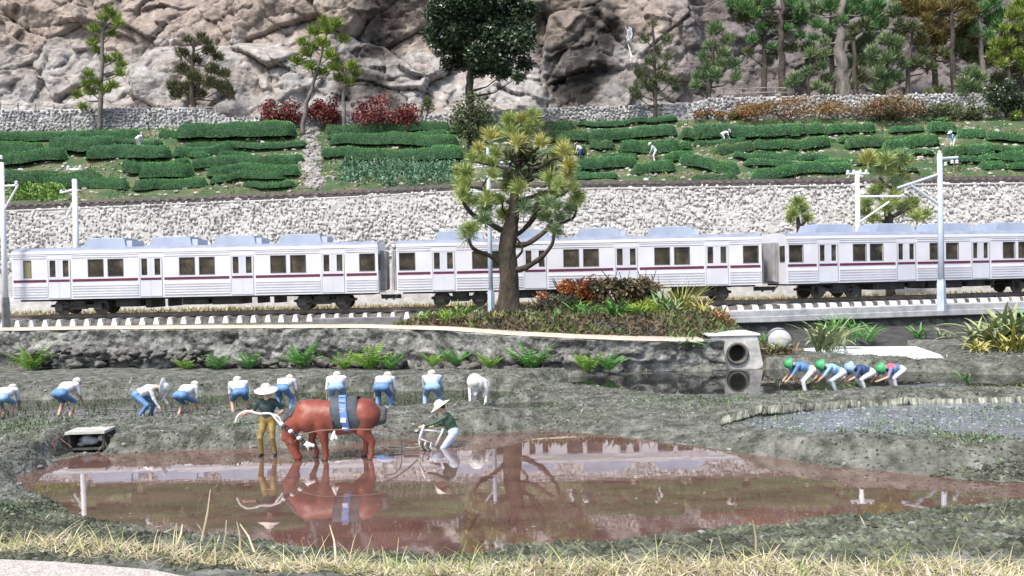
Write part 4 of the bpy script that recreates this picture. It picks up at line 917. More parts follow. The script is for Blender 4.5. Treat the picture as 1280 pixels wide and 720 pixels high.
tree('pine_tree', 'thick grey trunked pine with bright green crown at the top', 'tree', 85.5, [(1056,136),(1050,95),(1049,50),(1052,10),(1054,-20)], .75,
     [(1039,7,14),(1058,14,13),(1022,31,10),(1051,26,11),(1081,14,13),(1093,21,12),(1000,10,10),(1070,3,13),(1036,38,9),(1088,35,9),(1016,48,7),(1098,6,12)], 'bright', n=150, bark=M_barkg)
tree('pine_tree', 'slender trunk pine just right of the thick grey trunk', 'tree', 84.8, [(1072,134),(1068,95),(1067,60),(1070,30)], .3, [(1068,36,10),(1080,30,10),(1061,48,7),(1074,92,9),(1081,101,9),(1067,108,8)], 'dark', n=110)
tree('pine_tree', 'bushy light green cloud pine above the pinkish round shrub', 'tree', 82.9, [(1106,135),(1106,100),(1110,70),(1112,48)], .24,
     [(1107,50,12),(1122,54,11),(1091,66,11),(1119,68,12),(1108,74,12),(1098,92,12),(1112,94,11),(1122,97,9),(1107,106,12),(1094,80,10),(1128,80,8),(1096,110,9)], 'pine', n=150)
tree('pine_tree', 'thin dark limbed pine standing against the brown rock face', 'tree', 83.6, [(1137,140),(1134,110),(1134,80),(1140,55),(1139,30)], .26,
     [(1140,35,11),(1126,31,10),(1155,66,10),(1164,85,9),(1152,80,9),(1173,113,8),(1143,78,8),(1180,66,8),(1160,118,7),(1128,44,8),(1150,45,8)], 'dark', n=120)
tree('pine_tree', 'tall straight dark trunk with rusty green crown, near the right', 'tree', 84.6, [(1193,150),(1193,105),(1191,60),(1189,15),(1190,-20)], .36,
     [(1145,7,13),(1165,10,14),(1183,14,13),(1159,24,10),(1192,8,13),(1206,5,13),(1135,2,11),(1175,30,9),(1204,24,10),(1215,14,10),(1150,16,9)], 'brown', n=160)
tree('pine_tree', 'straight grey trunk pine behind the light green clumps on the right', 'tree', 85.8, [(1228,140),(1228,90),(1226,50),(1225,10)], .36,
     [(1240,26,13),(1247,33,10),(1228,12,12),(1218,40,8),(1236,45,9),(1252,18,10),(1240,5,12)], 'bright', n=150, bark=M_barkg)
tree('pine_tree', 'pale green low pine at the foot of the straight trunks, right', 'tree', 82.8, [(1213,152),(1214,125),(1216,100)], .24,
     [(1214,92,12),(1225,99,11),(1204,104,11),(1225,120,11),(1211,130,13),(1197,127,10),(1218,110,10),(1202,116,9),(1230,134,9),(1206,142,9)], 'pine', n=150)
tree('pine_tree', 'yellow green pine in the top right corner', 'tree', 83.6, [(1262,150),(1262,110),(1260,70),(1262,20)], .3,
     [(1268,19,13),(1275,8,13),(1258,54,11),(1280,35,12),(1263,68,11),(1242,68,9),(1275,70,11),(1290,50,14),(1252,80,9),(1285,80,12),(1244,56,8),(1256,36,8)], 'lime', n=140)
def bush(name, label, Y, cx, cy, rx, ry, fol, n=1800, sz=.26, style='leaf', cat='shrub', stems=5, gz=None):
    c = at(cx, cy, Y); g = gz if gz is not None else ground_at(c[0], Y); sc = S_(Y); o = np.array((c[0], Y, g)); t = thing(name, label, cat, o); top = c[2] + ry / sc - g; w = rx / sc
    b = B()
    for k in range(stems):
        a = rng.uniform(0, 6.28); e = np.array((math.cos(a) * w * .6, math.sin(a) * w * .4, top * .75)); b.tube([(e[0] * .1, e[1] * .1, -.15), e * np.array((.5, .5, .5)), e], [.06, .045, .02], 5)
    b.build('stems', M_bark, t, kind='stuff'); b = B()
    nb = max(5, int(n / 130))
    for k in range(nb):
        a = rng.uniform(0, 6.28); q = math.sqrt(rng.random()); cc = np.array((math.cos(a) * w * q * .85, math.sin(a) * w * q * .55, top * (.25 + .62 * rng.random() * math.sqrt(1 - .7 * q * q)))); clump(b, cc, w * .28 + .12, top * .2 + .08, n // nb, style, sz)
    b.build('foliage', FOL[fol], t, kind='stuff'); return t
bush('maple_shrub', 'deep red maple shrub left of the leaning pine', 81.4, 348, 140, 30, 20, 'red', 2200)
bush('maple_shrub', 'dark red maple shrub around the forked pine trunk', 81.9, 405, 140, 24, 20, 'red', 1900)
bush('maple_shrub', 'wide crimson maple shrub right of the forked pine', 81.4, 482, 138, 42, 19, 'red', 2700)
bush('round_shrub', 'small round dark clipped shrub before the pale boulder', 84.6, 533, 123, 10, 10, 'dark', 900, .16)
bush('azalea_shrub', 'small rusty brown shrub under the light green cloud pine', 82.0, 888, 141, 22, 12, 'rust', 1300, .2)
bush('azalea_shrub', 'long low rusty brown shrub at the foot of the tall trunks', 81.8, 985, 140, 72, 18, 'rust', 5500, .2)
bush('azalea_shrub', 'large domed green and pink shrub beside the rusty one', 81.0, 1108, 144, 50, 27, 'mixed', 5500, .2)
bush('broadleaf_shrub', 'big dark glossy shrub at the right edge below the corner pine', 82.0, 1262, 130, 32, 32, 'broad', 3400, .26)
bush('weed_shrub', 'low yellow green shrub at the right edge in front of the glossy one', 81.0, 1278, 145, 14, 11, 'lime', 600, .2)
bush('weed_shrub', 'low green weeds right of the domed shrub', 81.4, 1175, 152, 22, 6, 'bright', 700, .16)
tree('pine_tree', 'dark green pine mass behind the corner pine, far right', 'tree', 86.5, [(1275,140),(1275,80),(1272,10)], .4, [(1200,60,14),(1216,70,14),(1250,100,14),(1270,90,16),(1285,110,16),(1235,66,12),(1255,70,14),(1275,60,16),(1210,30,14),(1232,78,12),(1290,20,18),(1262,40,14)], 'dark', n=170)
tree('pine_tree', 'mid green pine behind the thick grey trunk', 'tree', 87.2, [(1040,130),(1040,60),(1038,0)], .35, [(1020,12,14),(1045,45,13),(1070,60,13),(1085,50,12),(1030,70,11),(1062,80,11),(1010,60,11),(1078,76,11),(1100,30,14),(1120,14,14),(1000,26,12),(1095,8,14)], 'pine', n=160)
tree('pine_tree', 'olive pine behind the rusty crowned one, cut by the top', 'tree', 87.4, [(1170,130),(1168,70),(1165,0)], .35, [(1140,12,15),(1160,40,13),(1175,50,13),(1150,52,11),(1186,40,12),(1200,44,12),(1125,6,13),(1215,52,11),(1170,66,10),(1188,70,10),(1180,3,15),(1160,2,15)], 'brown', n=160)
tree('pine_tree', 'dark pine behind the tall straight trunk, top of picture', 'tree', 87.0, [(955,125),(955,60),(952,0)], .35, [(930,25,12),(948,50,11),(962,30,12),(972,62,10),(935,66,9),(990,60,11),(960,78,9),(920,14,12),(985,24,12),(944,6,13)], 'dark', n=130)
bush('azalea_shrub', 'dark low shrub between the domed shrub and the tall rusty crowned pine', 81.6, 1180, 143, 34, 17, 'dark', 3000, .2)
bush('azalea_shrub', 'small dull brown shrub between cloud pine and the long rusty shrub', 81.9, 925, 143, 16, 9, 'brown', 900, .18)
bush('azalea_shrub', 'dark green shrub under the pale low pine at the right', 81.5, 1222, 146, 22, 15, 'dark', 1800, .2)
# ---- waterfall
wp = []
for x, y, w in ((786,34,11),(787,45,9),(786,55,6),(788,66,6),(790,78,5),(789,86,4)):
    d = ray(x, y); Yt = 84.0
    for _ in range(60):
        z = H + d.z * Yt; yc = cliff_y(d.x * Yt, z)
        if yc <= Yt + .05: break
        Yt += .15
    wp.append((d.x * Yt, Yt - .22, H + d.z * Yt, w / 13 / 2))
wp = np.array(wp); n = 24; b = B(); M_fall = mat('white_falling_water', (.30, .31, .33), (.66, .68, .72), scale=3.5, rough=.4, stretch=(1, 1, .12))
for k, (o_, t0, t1, w_) in enumerate(((-.7, 0, 2.6, .3), (-.3, .3, 5, .35), (.05, 0, 4.2, .25), (.5, .1, 1.9, .3), (.8, 0, 1.2, .2), (.2, 2.5, 5, .25))):
    tt = np.linspace(t0, t1, n); wi = np.stack([np.interp(tt, range(len(wp)), wp[:, j]) for j in range(4)], -1); C_ = wi[:, :3].copy(); C_[:, 0] += o_ * wi[:, 3] + .08 * vnoise(tt * 2.3 + k, tt * 0, seed=k); C_[:, 1] += .05 * k
    b.tube(C_, w_ * wi[:, 3] * np.sin(np.pi * np.linspace(.12, .93, n)) ** .6 * (1 + .3 * vnoise(tt * 5, tt * 0 + k, seed=9)), 6)
o = b.build('waterfall', M_fall, smooth=True); o['label'] = 'thin white waterfall running down the tan cliff face'; o['category'] = 'waterfall'; o['kind'] = 'stuff'
# ---- fences on the road
M_wood = mat('grey_fence_wood', (.20, .18, .15), (.34, .31, .28), scale=4, rough=.9)
def fence(label, pts, Y, hgt, sp, m):
    a = at(*pts[0], Y); c = at(*pts[-1], Y); t = thing('road_fence', label, 'fence', (a[0], Y, w2top(a[0]))); n = max(3, int((c[0] - a[0]) / sp)); zz = lambda x: float(np.interp(x, [at(*p, Y)[0] for p in pts], [at(*p, Y)[2] for p in pts]))
    for k in range(n + 1):
        x = a[0] + (c[0] - a[0]) * k / n; z = zz(x); B().box((0, 0, hgt / 2 - .15), (.13, .13, hgt + .3)).build('post', m, t, loc=(x - a[0], rng.normal(0, .04), z - w2top(a[0])))
    for f in (.45, .85):
        xx = np.linspace(a[0], c[0], 14); B().tube([(x - a[0], -.08, zz(x) - w2top(a[0]) + hgt * f) for x in xx], .045, 5).build('rail', m, t)
fence('long low timber fence along the road at the left', [(0,146),(90,150),(140,152),(270,150)], 83.6, 1.4, 1.65, M_wood)
fence('short timber fence on the road between cloud pine and tall trunk', [(905,125),(960,122),(1012,123)], 83.4, 1.1, 1.5, M_wood)
# ================================================================== PEOPLE AND HORSE
def ik(a, c, l1, l2, pole):
    a, c, pole = map(lambda q: np.asarray(q, float), (a, c, pole)); d = c - a; D = min(np.linalg.norm(d), (l1 + l2) * .995); u = d / (np.linalg.norm(d) + 1e-9)
    x = (l1 * l1 - l2 * l2 + D * D) / (2 * D); h_ = math.sqrt(max(0, l1 * l1 - x * x)); p = pole - u * (pole @ u); p /= np.linalg.norm(p) + 1e-9
    return a + u * x + p * h_, a + u * D
def skinmat(n, c, r=.55): return mat(n, tuple(x * .72 for x in c), tuple(min(.86, x * 1.06) for x in c), scale=9, rough=r, detail=8, bump=.35, bscale=22)
C_SK = skinmat('figure_skin', (.55, .36, .26)); C_HAIR = skinmat('figure_hair', (.02, .018, .015)); C_WHT = skinmat('white_cloth', (.80, .80, .80)); C_BLU = skinmat('blue_cloth', (.13, .27, .52)); C_LBL = skinmat('pale_blue_cloth', (.30, .48, .70))
C_NAVY = skinmat('navy_cloth', (.04, .08, .20)); C_GRN = skinmat('dark_green_cloth', (.035, .085, .05)); C_TEAL = skinmat('dark_teal_cloth', (.02, .05, .05)); C_KHA = skinmat('khaki_cloth', (.30, .21, .055)); C_DK = skinmat('black_rubber', (.02, .02, .02)); C_HATW = skinmat('cream_straw', (.82, .72, .60)); C_GHAT = skinmat('green_hat_cloth', (.06, .36, .14)); C_PINK = skinmat('pink_cloth', (.55, .15, .22)); C_PALE = skinmat('washed_blue_cloth', (.55, .62, .74))
def hand_prims(w, fwd, side, up, hm=2, s=1.0, curl=.5, fine=False):
    """palm and five fingers closing; fwd = pointing direction, side = towards the thumb"""
    w, fwd, side, up = [np.asarray(q, float) for q in (w, fwd, side, up)]; out = [(w, w + fwd * .055 * s, .026 * s, .030 * s, hm)]
    for k, (o_, ln) in enumerate(((.028, .062), (.010, .072), (-.008, .066), (-.025, .050))):
        b0 = w + fwd * .07 * s + side * o_ * s; m = b0 + (fwd * (1 - curl * .5) - up * curl) * ln * .5 * s; e = m + (fwd * (.6 - curl) - up * (.6 + curl * .4)) * ln * .5 * s
        out += [(b0, m, .0105 * s, .0095 * s, hm, .006), (m, e, .0095 * s, .0075 * s, hm, .006)]
    b0 = w + fwd * .025 * s + side * .028 * s; m = b0 + (fwd * .6 + side * .7) * .035 * s; out += [(b0, m, .013 * s, .011 * s, hm, .008), (m, m + (fwd * .8 - up * .5) * .028 * s, .011 * s, .008 * s, hm, .006)]
    return out
def person(label, loc, face, lean=0, crouch=0, hands=None, mats=None, long_sleeve=True, shorts=False, headp=0, hat=None, h=.022, stance=.13, stride=0, group=None, twist=0, scale=1.0, elbow=(-.6, 0, -.6), neckw=0, wide=1.06, hair=None):
    r_ = R(lean); d = np.array((math.sin(r_), 0, math.cos(r_))); f_ = np.array((math.cos(r_), 0, -math.sin(r_)))
    hip = np.array((-.16 * math.sin(r_), 0, .88 - crouch)); Y_ = np.array((0, 1., 0))
    chest = hip + d * .30; nb = hip + d * .49; hp = R(lean + headp); hd = np.array((math.sin(hp), 0, math.cos(hp))); hf = np.array((math.cos(hp), 0, -math.sin(hp)))
    hc = nb + hd * .17
    P = [(hip + d * .02 - Y_ * .045, hip + d * .02 + Y_ * .045, .125, .125, 1), (hip + d * .10, chest, .128, .150, 0, .05), (chest - Y_ * .06 + f_ * .01, chest + Y_ * .06 + f_ * .01, .125, .125, 0, .05),
         (nb - d * .05 - Y_ * .13, nb - d * .05 + Y_ * .13, .068, .068, 0, .06), (nb - d * .02, nb + hd * .08, .058, .052, 2, .02)]
    # head: skull, jaw, nose, ears, mouth, eyes, hair
    P += [(hc + hd * .015 - hf * .012, hc + hd * .02 + hf * .012, .092, .088, 2, .02), (hc - hd * .055 + hf * .02, hc - hd * .03 + hf * .03, .055, .062, 2, .03), (hc + hf * .09 - hd * .005, hc + hf * .112 - hd * .028, .012, .017, 2, .012)]
    for s_ in (-1, 1):
        P += [(hc + Y_ * s_ * .092 - hd * .01, hc + Y_ * s_ * .096 - hd * .03, .019, .014, 2, .01), (hc + Y_ * s_ * .034 + hf * .088 + hd * .006, hc + Y_ * s_ * .036 + hf * .088 + hd * .006, .0135, .0135, 4, .004)]
    P += [(hc + hf * .083 - hd * .055 - Y_ * .022, hc + hf * .083 - hd * .055 + Y_ * .022, .009, .009, 5, .004), (hc + hd * .03 - hf * .03, hc + hd * .045 - hf * .02, .094, .09, 4, .01)]
    if neckw: P += [(nb + hd * .02 - f_ * .01, nb + hd * .05 - f_ * .01, .075, .07, 6, .01)]
    hands = hands or ((.35, .18, .1), (.35, -.18, .1))
    for s_, ht in zip((1, -1), hands):
        sh = nb - d * .055 + Y_ * s_ * .175; ht = np.array(ht, float); el, wr = ik(sh, ht, .285, .26, np.array(elbow) + Y_ * s_ * .5)
        P += [(sh, el, .058, .045, 0, .03), (el, wr, .043, .029, 0 if long_sleeve else 2, .012)]
        fw = (wr - el) / np.linalg.norm(wr - el); sd = np.cross(fw, (0, s_ * 1.0, 0)); sd /= np.linalg.norm(sd) + 1e-9
        P += hand_prims(wr, fw, sd, np.cross(sd, fw) * s_, 2 if not mats or len(mats) < 8 else 7, 1.1)
        ft = np.array((stride * s_, s_ * stance, .06)); hj = hip + Y_ * s_ * .085 - d * .02; kn, an = ik(hj, ft, .43, .42, (1, s_ * .12, .1))
        P += [(hj, kn, .092, .065, 1, .03), (kn, an, .062 if not shorts else .05, .045 if not shorts else .038, 1 if not shorts else 2, .012), (an + np.array((-.03, 0, -.02)), an + np.array((.13, s_ * .02, -.035)), .04, .032, 3, .012)]
    V, Q, m = organic(P, h=h, k=.025)
    ms = list(mats[:4]) + [hair or C_HAIR, skinmat('figure_lips', (.35, .14, .11))] + list(mats[4:])
    o = B().add(V * scale * np.array((1.06, wide, 1)), Q, m).build('person', ms, smooth=True); o.location = [float(q) for q in loc]; o.rotation_euler = (0, 0, R(face)); o['label'] = label; o['category'] = 'person'
    if group: o['group'] = group
    hc = hc * scale; hd3 = Vector(hd); q = Vector((0, 0, 1)).rotation_difference(hd3)
    if hat:
        kind, hm = hat
        if kind == 'cone': pr = [(0, .205), (.03, .20), (.09, .175), (.115, .12), (.13, .095), (.20, .065), (.265, .035), (.268, .028), (.20, .045), (.13, .07), (.1, .09), (0, .14)]
        elif kind == 'sun': pr = [(0, .15), (.06, .145), (.10, .11), (.11, .06), (.14, .045), (.215, .02), (.218, .012), (.14, .03), (.10, .04), (0, .08)]
        else: pr = [(0, .13), (.06, .125), (.105, .08), (.122, .01), (.16, -.045), (.165, -.055), (.12, -.02), (.1, .0), (0, .05)]
        b = B().lathe([(a * scale * (1 + (wide - 1) * (1.0 if kind == 'bonnet' else .6)), z * scale * (1.12 if wide > 1.1 else 1)) for a, z in pr], 20); c_ = b.build('straw_hat' if kind != 'bonnet' else 'hat', hm, o, smooth=True); c_.location = Vector(hc) + hd3 * .025 * scale; c_.rotation_mode = 'QUATERNION'; c_.rotation_quaternion = q
    return o
# two farmers at the horse
fy = 20.9; fp = at(336, 571, fy)
person('farmer in dark top and khaki trousers and pale straw hat standing at the horse', (fp[0], fy, .0), -92, lean=4, crouch=.02, hands=((.22, .33, 1.02), (.18, -.45, 1.03)), mats=[C_TEAL, C_KHA, C_SK, C_DK], hat=('cone', skinmat('pale_straw', (.85, .72, .66))), h=.013, stance=.15, headp=10, scale=1.0, long_sleeve=False, elbow=(-.2, 0, -.7))
gp = at(563, 560, 21.5)
person('farmer in green shirt and wide cream hat wading behind the plough', (gp[0] + .03, 21.5, -.47), 176, lean=24, crouch=.05, hands=((.60, .28, 1.02), (.44, -.22, .94)), mats=[C_GRN, C_PALE, C_SK, C_DK, C_GRN, C_WHT][:4], hat=('cone', C_HATW), h=.013, stance=.14, stride=.1, headp=10, elbow=(-.3, 0, -.8))
# planting row, seen mostly from behind
ROW = [
 (5, 522, 80, 62, .16, (C_WHT, C_LBL, C_SK, C_SK), 'planter in white shirt and pale blue trousers cut off by the left edge'),
 (80, 520, 92, 58, .10, (C_WHT, C_BLU, C_SK, C_DK), 'planter in white shirt and blue shorts above the drain lid'),
 (180, 521, 2, 68, .12, (C_WHT, C_BLU, C_SK, C_DK), 'planter in white seen from the side, reaching down to the right in a white hat'),
 (230, 519, 84, 60, .14, (C_WHT, C_BLU, C_SK, C_SK), 'planter with white shirt and blue shorts, midway between the side-on planter and the farmer'),
 (300, 516, 95, 54, .13, (C_WHT, C_BLU, C_SK, C_DK), 'planter in white top and blue trousers just left of the standing farmer'),
 (355, 513, 88, 60, .06, (C_WHT, C_BLU, C_SK, C_DK), 'planter in white bending right behind the standing farmer'),
 (421, 512, 90, 56, .08, (C_WHT, C_LBL, C_SK, C_DK), 'planter in white and pale blue bending behind the back of the horse'),
 (479, 512, 96, 58, .10, (C_PALE, C_BLU, C_SK, C_BLU), 'planter in pale and mid blue clothes behind the rump of the horse'),
 (541, 511, 84, 52, .10, (C_PALE, C_LBL, C_SK, C_DK), 'planter in washed pale blue right behind the ploughman hat'),
 (602, 510, 262, 66, .06, (C_WHT, C_WHT, C_WHT, C_WHT), 'planter dressed all in white at the right end of the row')]
for k, (px, py, fc, ln, cr, ms, lab) in enumerate(ROW):
    p = on(px, py, .30); sc_ = 1.06; ln = ln + 5 if fc != 2 else ln; cr = cr + .08
    person(lab, (p[0], p[1], .22), fc + (0 if fc == 2 else (14, -16, 0, -10, 18, -4, 8, -14, 12, -8)[k]), lean=ln, crouch=cr, hands=((.36 + .05 * (k % 3), .15 + .05 * (k % 4), .10 + .07 * (k % 3)), (.50 - .06 * (k % 4), -.16 - .04 * (k % 3), .08 + .08 * ((k + 1) % 3))) if fc != 2 else ((.72, .12, .12), (.55, -.16, .10)), mats=ms, long_sleeve=(k in (2, 9)), shorts=(k in (0, 1, 3, 4)), headp=25, hat=(('sun', C_WHT) if k in (2, 9) else None), h=.024, stance=.11 + .035 * (k % 3), stride=.08 * ((k % 3) - 1), group='rice planters bending in the back paddy', wide=1.24, hair=C_WHT if k != 5 else C_HATW, scale=sc_ * (1, 1.03, 1.02, .97, .98, .96, 1, 1.02, .99, .97)[k])
for k, (px, py, ln, cr, ms, lab, lg) in enumerate([
 (1008, 493, 62, .0, (C_BLU, C_WHT, C_SK, C_WHT), 'planter in bright blue shirt and green hat, leftmost of the four at the dark pond', 0),
 (1046, 491, 58, .12, (C_LBL, C_PALE, C_SK, C_PALE), 'planter in pale blue vest with green hat, second of the four at the dark pond', 0),
 (1082, 489, 64, .16, (C_NAVY, C_WHT, C_SK, C_WHT), 'planter in navy shirt without green hat, third of the four', 0),
 (1120, 488, 74, .10, (C_BLU, C_WHT, C_SK, C_WHT), 'planter with pink patch on blue shirt, rightmost of the four', 1)]):
    p = on(px, py, .42); o = person(lab, (p[0], p[1], .36), 176 + 5 * k, lean=ln + 8, crouch=cr + .08, hands=((.62, .12, .40), (.66, -.14, .36)), mats=ms, long_sleeve=False, headp=14, hat=('bonnet', C_GHAT) if k != 2 else ('bonnet', C_LBL), h=.022, stance=.12, stride=.06, wide=1.2, group='rice planters at the dark pond')
    if lg:
        o.data.materials.append(C_PINK); c = [(pl.index, pl.center) for pl in o.data.polygons if pl.material_index == 0 and pl.normal.z > .35 and pl.center.x > .12]
        for i, _ in c: o.data.polygons[i].material_index = len(o.data.materials) - 1
# tiny figures among the hedges and on the road
for k, (px, py, ln, ms, lab, fc) in enumerate([(173, 186, 50, (C_WHT, C_WHT, C_SK, C_DK), 'tiny tea picker in white among the left hedges', 60), (706, 200, 35, (C_WHT, C_WHT, C_SK, C_DK), 'tiny tea picker in white just right of the gnarled pine', 200), (726, 201, 45, (C_WHT, C_NAVY, C_SK, C_DK), 'tiny tea picker with white hat, second right of the pine', 150), (818, 202, 35, (C_WHT, C_WHT, C_SK, C_DK), 'tiny white tea picker below the sparse waterfall pine', 180), (905, 180, 70, (C_WHT, C_WHT, C_SK, C_DK), 'tiny white clad picker bending below the light green cloud pine', 10), (1191, 188, 30, (C_LBL, C_WHT, C_SK, C_DK), 'tiny figure in pale blue among hedges above the blue mast', 200)]):
    p = hit_hill(px, py); person(lab, (p[0], p[1], p[2]), fc, lean=ln, mats=ms, hat=('sun', C_WHT), h=.05, headp=10, hands=((.4, .15, .5), (.4, -.15, .5)), group='tea pickers on the hillside')
for k, (px, ms, lab, fc) in enumerate([(33, (C_WHT, C_KHA, C_SK, C_DK), 'tiny walker in white on the road, far left', 20), (213, (C_WHT, C_WHT, C_SK, C_DK), 'tiny figure in white on the road left of the olive fir', 0), (238, (skinmat('yellow_cloth', (.7, .45, .15)), C_BLU, C_SK, C_DK), 'tiny walker in yellow top and blue trousers before the olive fir', -60)]):
    p = at(px, 145, 84.3); person(lab, (p[0], 84.3, 19.3 if px < 60 else 19.35), fc, lean=5, mats=ms, h=.05, hands=((.2, .2, .8), (.1, -.2, .8)), group='walkers on the upper road')

# ---- the horse
HX = at(415, 575, 20.35); M_horse = mat('chestnut_paint', (.15, .036, .02), (.28, .066, .04), (.35, .10, .065), scale=2.6, rough=.5, detail=9, bump=.25, bscale=16, nr=.7); M_mane = mat('charcoal_mane', (.03, .032, .035), (.09, .09, .095), scale=6, rough=.8, bump=.4, bscale=30)
P = [((-.40, 0, 1.03), (.15, 0, 1.01), .37, .36, 0), ((.15, 0, 1.01), (.68, 0, 1.05), .36, .355, 0), ((.76, -.12, 1.10), (.78, .12, 1.10), .31, .31, 0), ((.92, -.1, 1.04), (.92, .1, 1.04), .23, .23, 0), ((-.50, -.12, .96), (-.48, .12, .96), .29, .29, 0), ((-.40, 0, 1.26), (-.28, 0, 1.28), .15, .14, 0), ((.2, 0, .93), (.4, 0, .95), .35, .34, 0),
     ((-.55, 0, 1.12), (-.93, 0, .76), .31, .19, 0), ((-.93, 0, .76), (-1.0, 0, .58), .19, .15, 0), ((-.99, 0, .56), (-.80, 0, .10), .145, .088, 0), ((-.90, -.03, .47), (-.86, .03, .40), .125, .11, 0), ((-.82, 0, .13), (-.76, 0, .09), .085, .075, 0)]
for s_ in (-1, 1):
    P += [((-1.04, s_ * .08, .56), (-1.16, s_ * .12, .50), .038, .014, 0, .02), ((-.97, s_ * .125, .42), (-.965, s_ * .13, .42), .022, .022, 1, .004), ((-.80, s_ * .06, .10), (-.80, s_ * .065, .10), .018, .018, 1, .004)]
P += [((-.20, -.19, .88), (-.12, -.19, .45), .18, .09, 0), ((-.12, -.19, .45), (-.09, -.19, .14), .086, .06, 0, .02), ((-.09, -.19, .14), (-.12, -.19, .03), .055, .06, 0, .02), ((-.13, -.19, .02), (-.14, -.19, -.06), .072, .08, 1, .01),
      ((-.42, .19, .86), (-.50, .19, .45), .155, .075, 0), ((-.50, .19, .45), (-.38, .19, .16), .07, .048, 0, .02), ((-.38, .19, .16), (-.42, .19, .04), .052, .058, 0, .02), ((-.42, .19, .02), (-.44, .19, -.06), .07, .078, 1, .01),
      ((.85, -.18, 1.0), (.78, -.2, .70), .27, .16, 0), ((.78, -.2, .70), (.97, -.2, .46), .15, .082, 0), ((.97, -.2, .46), (.95, -.2, .15), .075, .05, 0, .02), ((.95, -.2, .15), (.91, -.2, .03), .054, .062, 0, .02), ((.90, -.2, .02), (.88, -.2, -.06), .072, .08, 1, .01),
      ((.72, .18, .98), (.60, .2, .70), .25, .15, 0), ((.60, .2, .70), (.77, .2, .45), .145, .08, 0), ((.77, .2, .45), (.75, .2, .15), .073, .05, 0, .02), ((.75, .2, .15), (.71, .2, .03), .054, .062, 0, .02), ((.71, .2, .02), (.69, .2, -.06), .072, .08, 1, .01)]
V, Q, m = organic(P, h=.02, k=.045)
V = V + .006 * np.stack([fbm(V[:, 0] * 7, V[:, 1] * 7, V[:, 2] * 7, oc=3, seed=70 + q) for q in range(3)], -1)
hs_ = B().add(V, Q, m).build('horse', [M_horse, C_DK], smooth=True, loc=HX); hs_['label'] = 'chestnut work horse with dark mane, head lowered to the muddy water'; hs_['category'] = 'horse'
V, Q, m = organic([((-.34, 0, 1.39), (-.60, 0, 1.40), .03, .06, 0), ((-.60, 0, 1.40), (-.84, 0, 1.22), .07, .075, 0), ((-.84, 0, 1.22), (-1.02, 0, 1.0), .075, .07, 0), ((-1.02, 0, 1.0), (-1.11, 0, .78), .07, .05, 0), ((-1.11, 0, .78), (-1.10, 0, .62), .05, .025, 0), ((-.66, -.12, 1.34), (-.90, -.14, 1.08), .05, .05, 0)], h=.02, k=.04)
B().add(V, Q).build('mane', M_mane, hs_, smooth=True)
V, Q, m = organic([((1.08, 0, 1.22), (1.22, 0, 1.12), .05, .08, 0), ((1.22, 0, 1.12), (1.20, -.08, .92), .08, .10, 0), ((1.20, -.08, .92), (.98, -.22, .84), .09, .07, 0), ((.98, -.22, .84), (.76, -.36, .82), .06, .03, 0)], h=.02, k=.03)
B().add(V, Q).build('tail', M_mane, hs_, smooth=True)
M_bl = mat('charcoal_blanket', (.04, .05, .06), (.09, .105, .12), scale=5, rough=.85, bump=.3); 
def shell(x0, x1, x2, x3, r, a0, a1, m, name, par, th=.02, n=22):
    """cloth over the back: x0..x1 at the ridge, x2..x3 at the hem"""
    b = B(); V = []
    for k in range(n + 1):
        t = k / n; a = R(a0 + (a1 - a0) * t); s_ = abs(2 * t - 1); xa, xb = x0 + (x2 - x0) * s_, x1 + (x3 - x1) * s_
        V.append([(xa + (xb - xa) * j / 6, -math.cos(a) * r * 1.0, 1.045 + math.sin(a) * r * (1.02 if math.sin(a) > 0 else 1)) for j in range(7)])
    V = np.array(V); b.grid(V); o = b.build(name, m, par, smooth=True); md = o.modifiers.new('cloth', 'SOLIDIFY'); md.thickness = th; md.offset = 1; return o
bl = shell(-.02, .62, .12, .78, .405, -42, 222, M_bl, 'blanket', hs_)
shell(.20, .37, .36, .52, .432, -48, 228, mat('blue_band', (.12, .22, .50), rough=.6), 'blanket_band', bl)
for k in range(5):
    a = R(-32 + k * 26); B().box((0, 0, 0), (.13, .012, .11)).build('white_patch', C_PALE, bl, loc=(.28 + .13 * abs(1 - (a + .8) / 2.4), -math.cos(a) * .462, 1.045 + math.sin(a) * .462)).rotation_euler = (-(math.pi / 2 - a) + math.pi / 2, .12, 0)
def wire(name, pts, r, m, par, n=6, sub=5):
    P_ = np.array(pts, float); tt = np.linspace(0, len(P_) - 1, (len(P_) - 1) * sub + 1); i = np.clip(tt.astype(int), 0, len(P_) - 2); f = (tt - i)[:, None]
    p0, p1, p2, p3 = P_[np.clip(i - 1, 0, None)], P_[i], P_[i + 1], P_[np.clip(i + 2, None, len(P_) - 1)]
    C_ = .5 * ((2 * p1) + (-p0 + p2) * f + (2 * p0 - 5 * p1 + 4 * p2 - p3) * f ** 2 + (-p0 + 3 * p1 - 3 * p2 + p3) * f ** 3)
    return B().tube(C_, r, n).build(name, m, par, smooth=True)
M_rope = skinmat('brown_harness_rope', (.20, .12, .09)); M_wrope = skinmat('white_rope', (.80, .77, .74))
wire('trace_rope', [(-.80, -.25, .48), (-.6, -.42, .66), (-.2, -.46, .76), (.3, -.45, .78), (1.0, -.42, .76), (1.45, -.3, .70)], .016, M_rope, hs_)
wire('girth', [(.12, -.41, 1.0), (.14, -.42, .82), (.16, -.3, .64)], .018, C_DK, hs_)
V, Q, m = organic([((.16, -.44, .74), (.12, -.45, .58), .03, .05, 0), ((.16, -.44, .70), (.21, -.44, .58), .02, .03, 0)], h=.012, k=.02); B().add(V, Q).build('white_tassel', M_wrope, hs_, smooth=True)
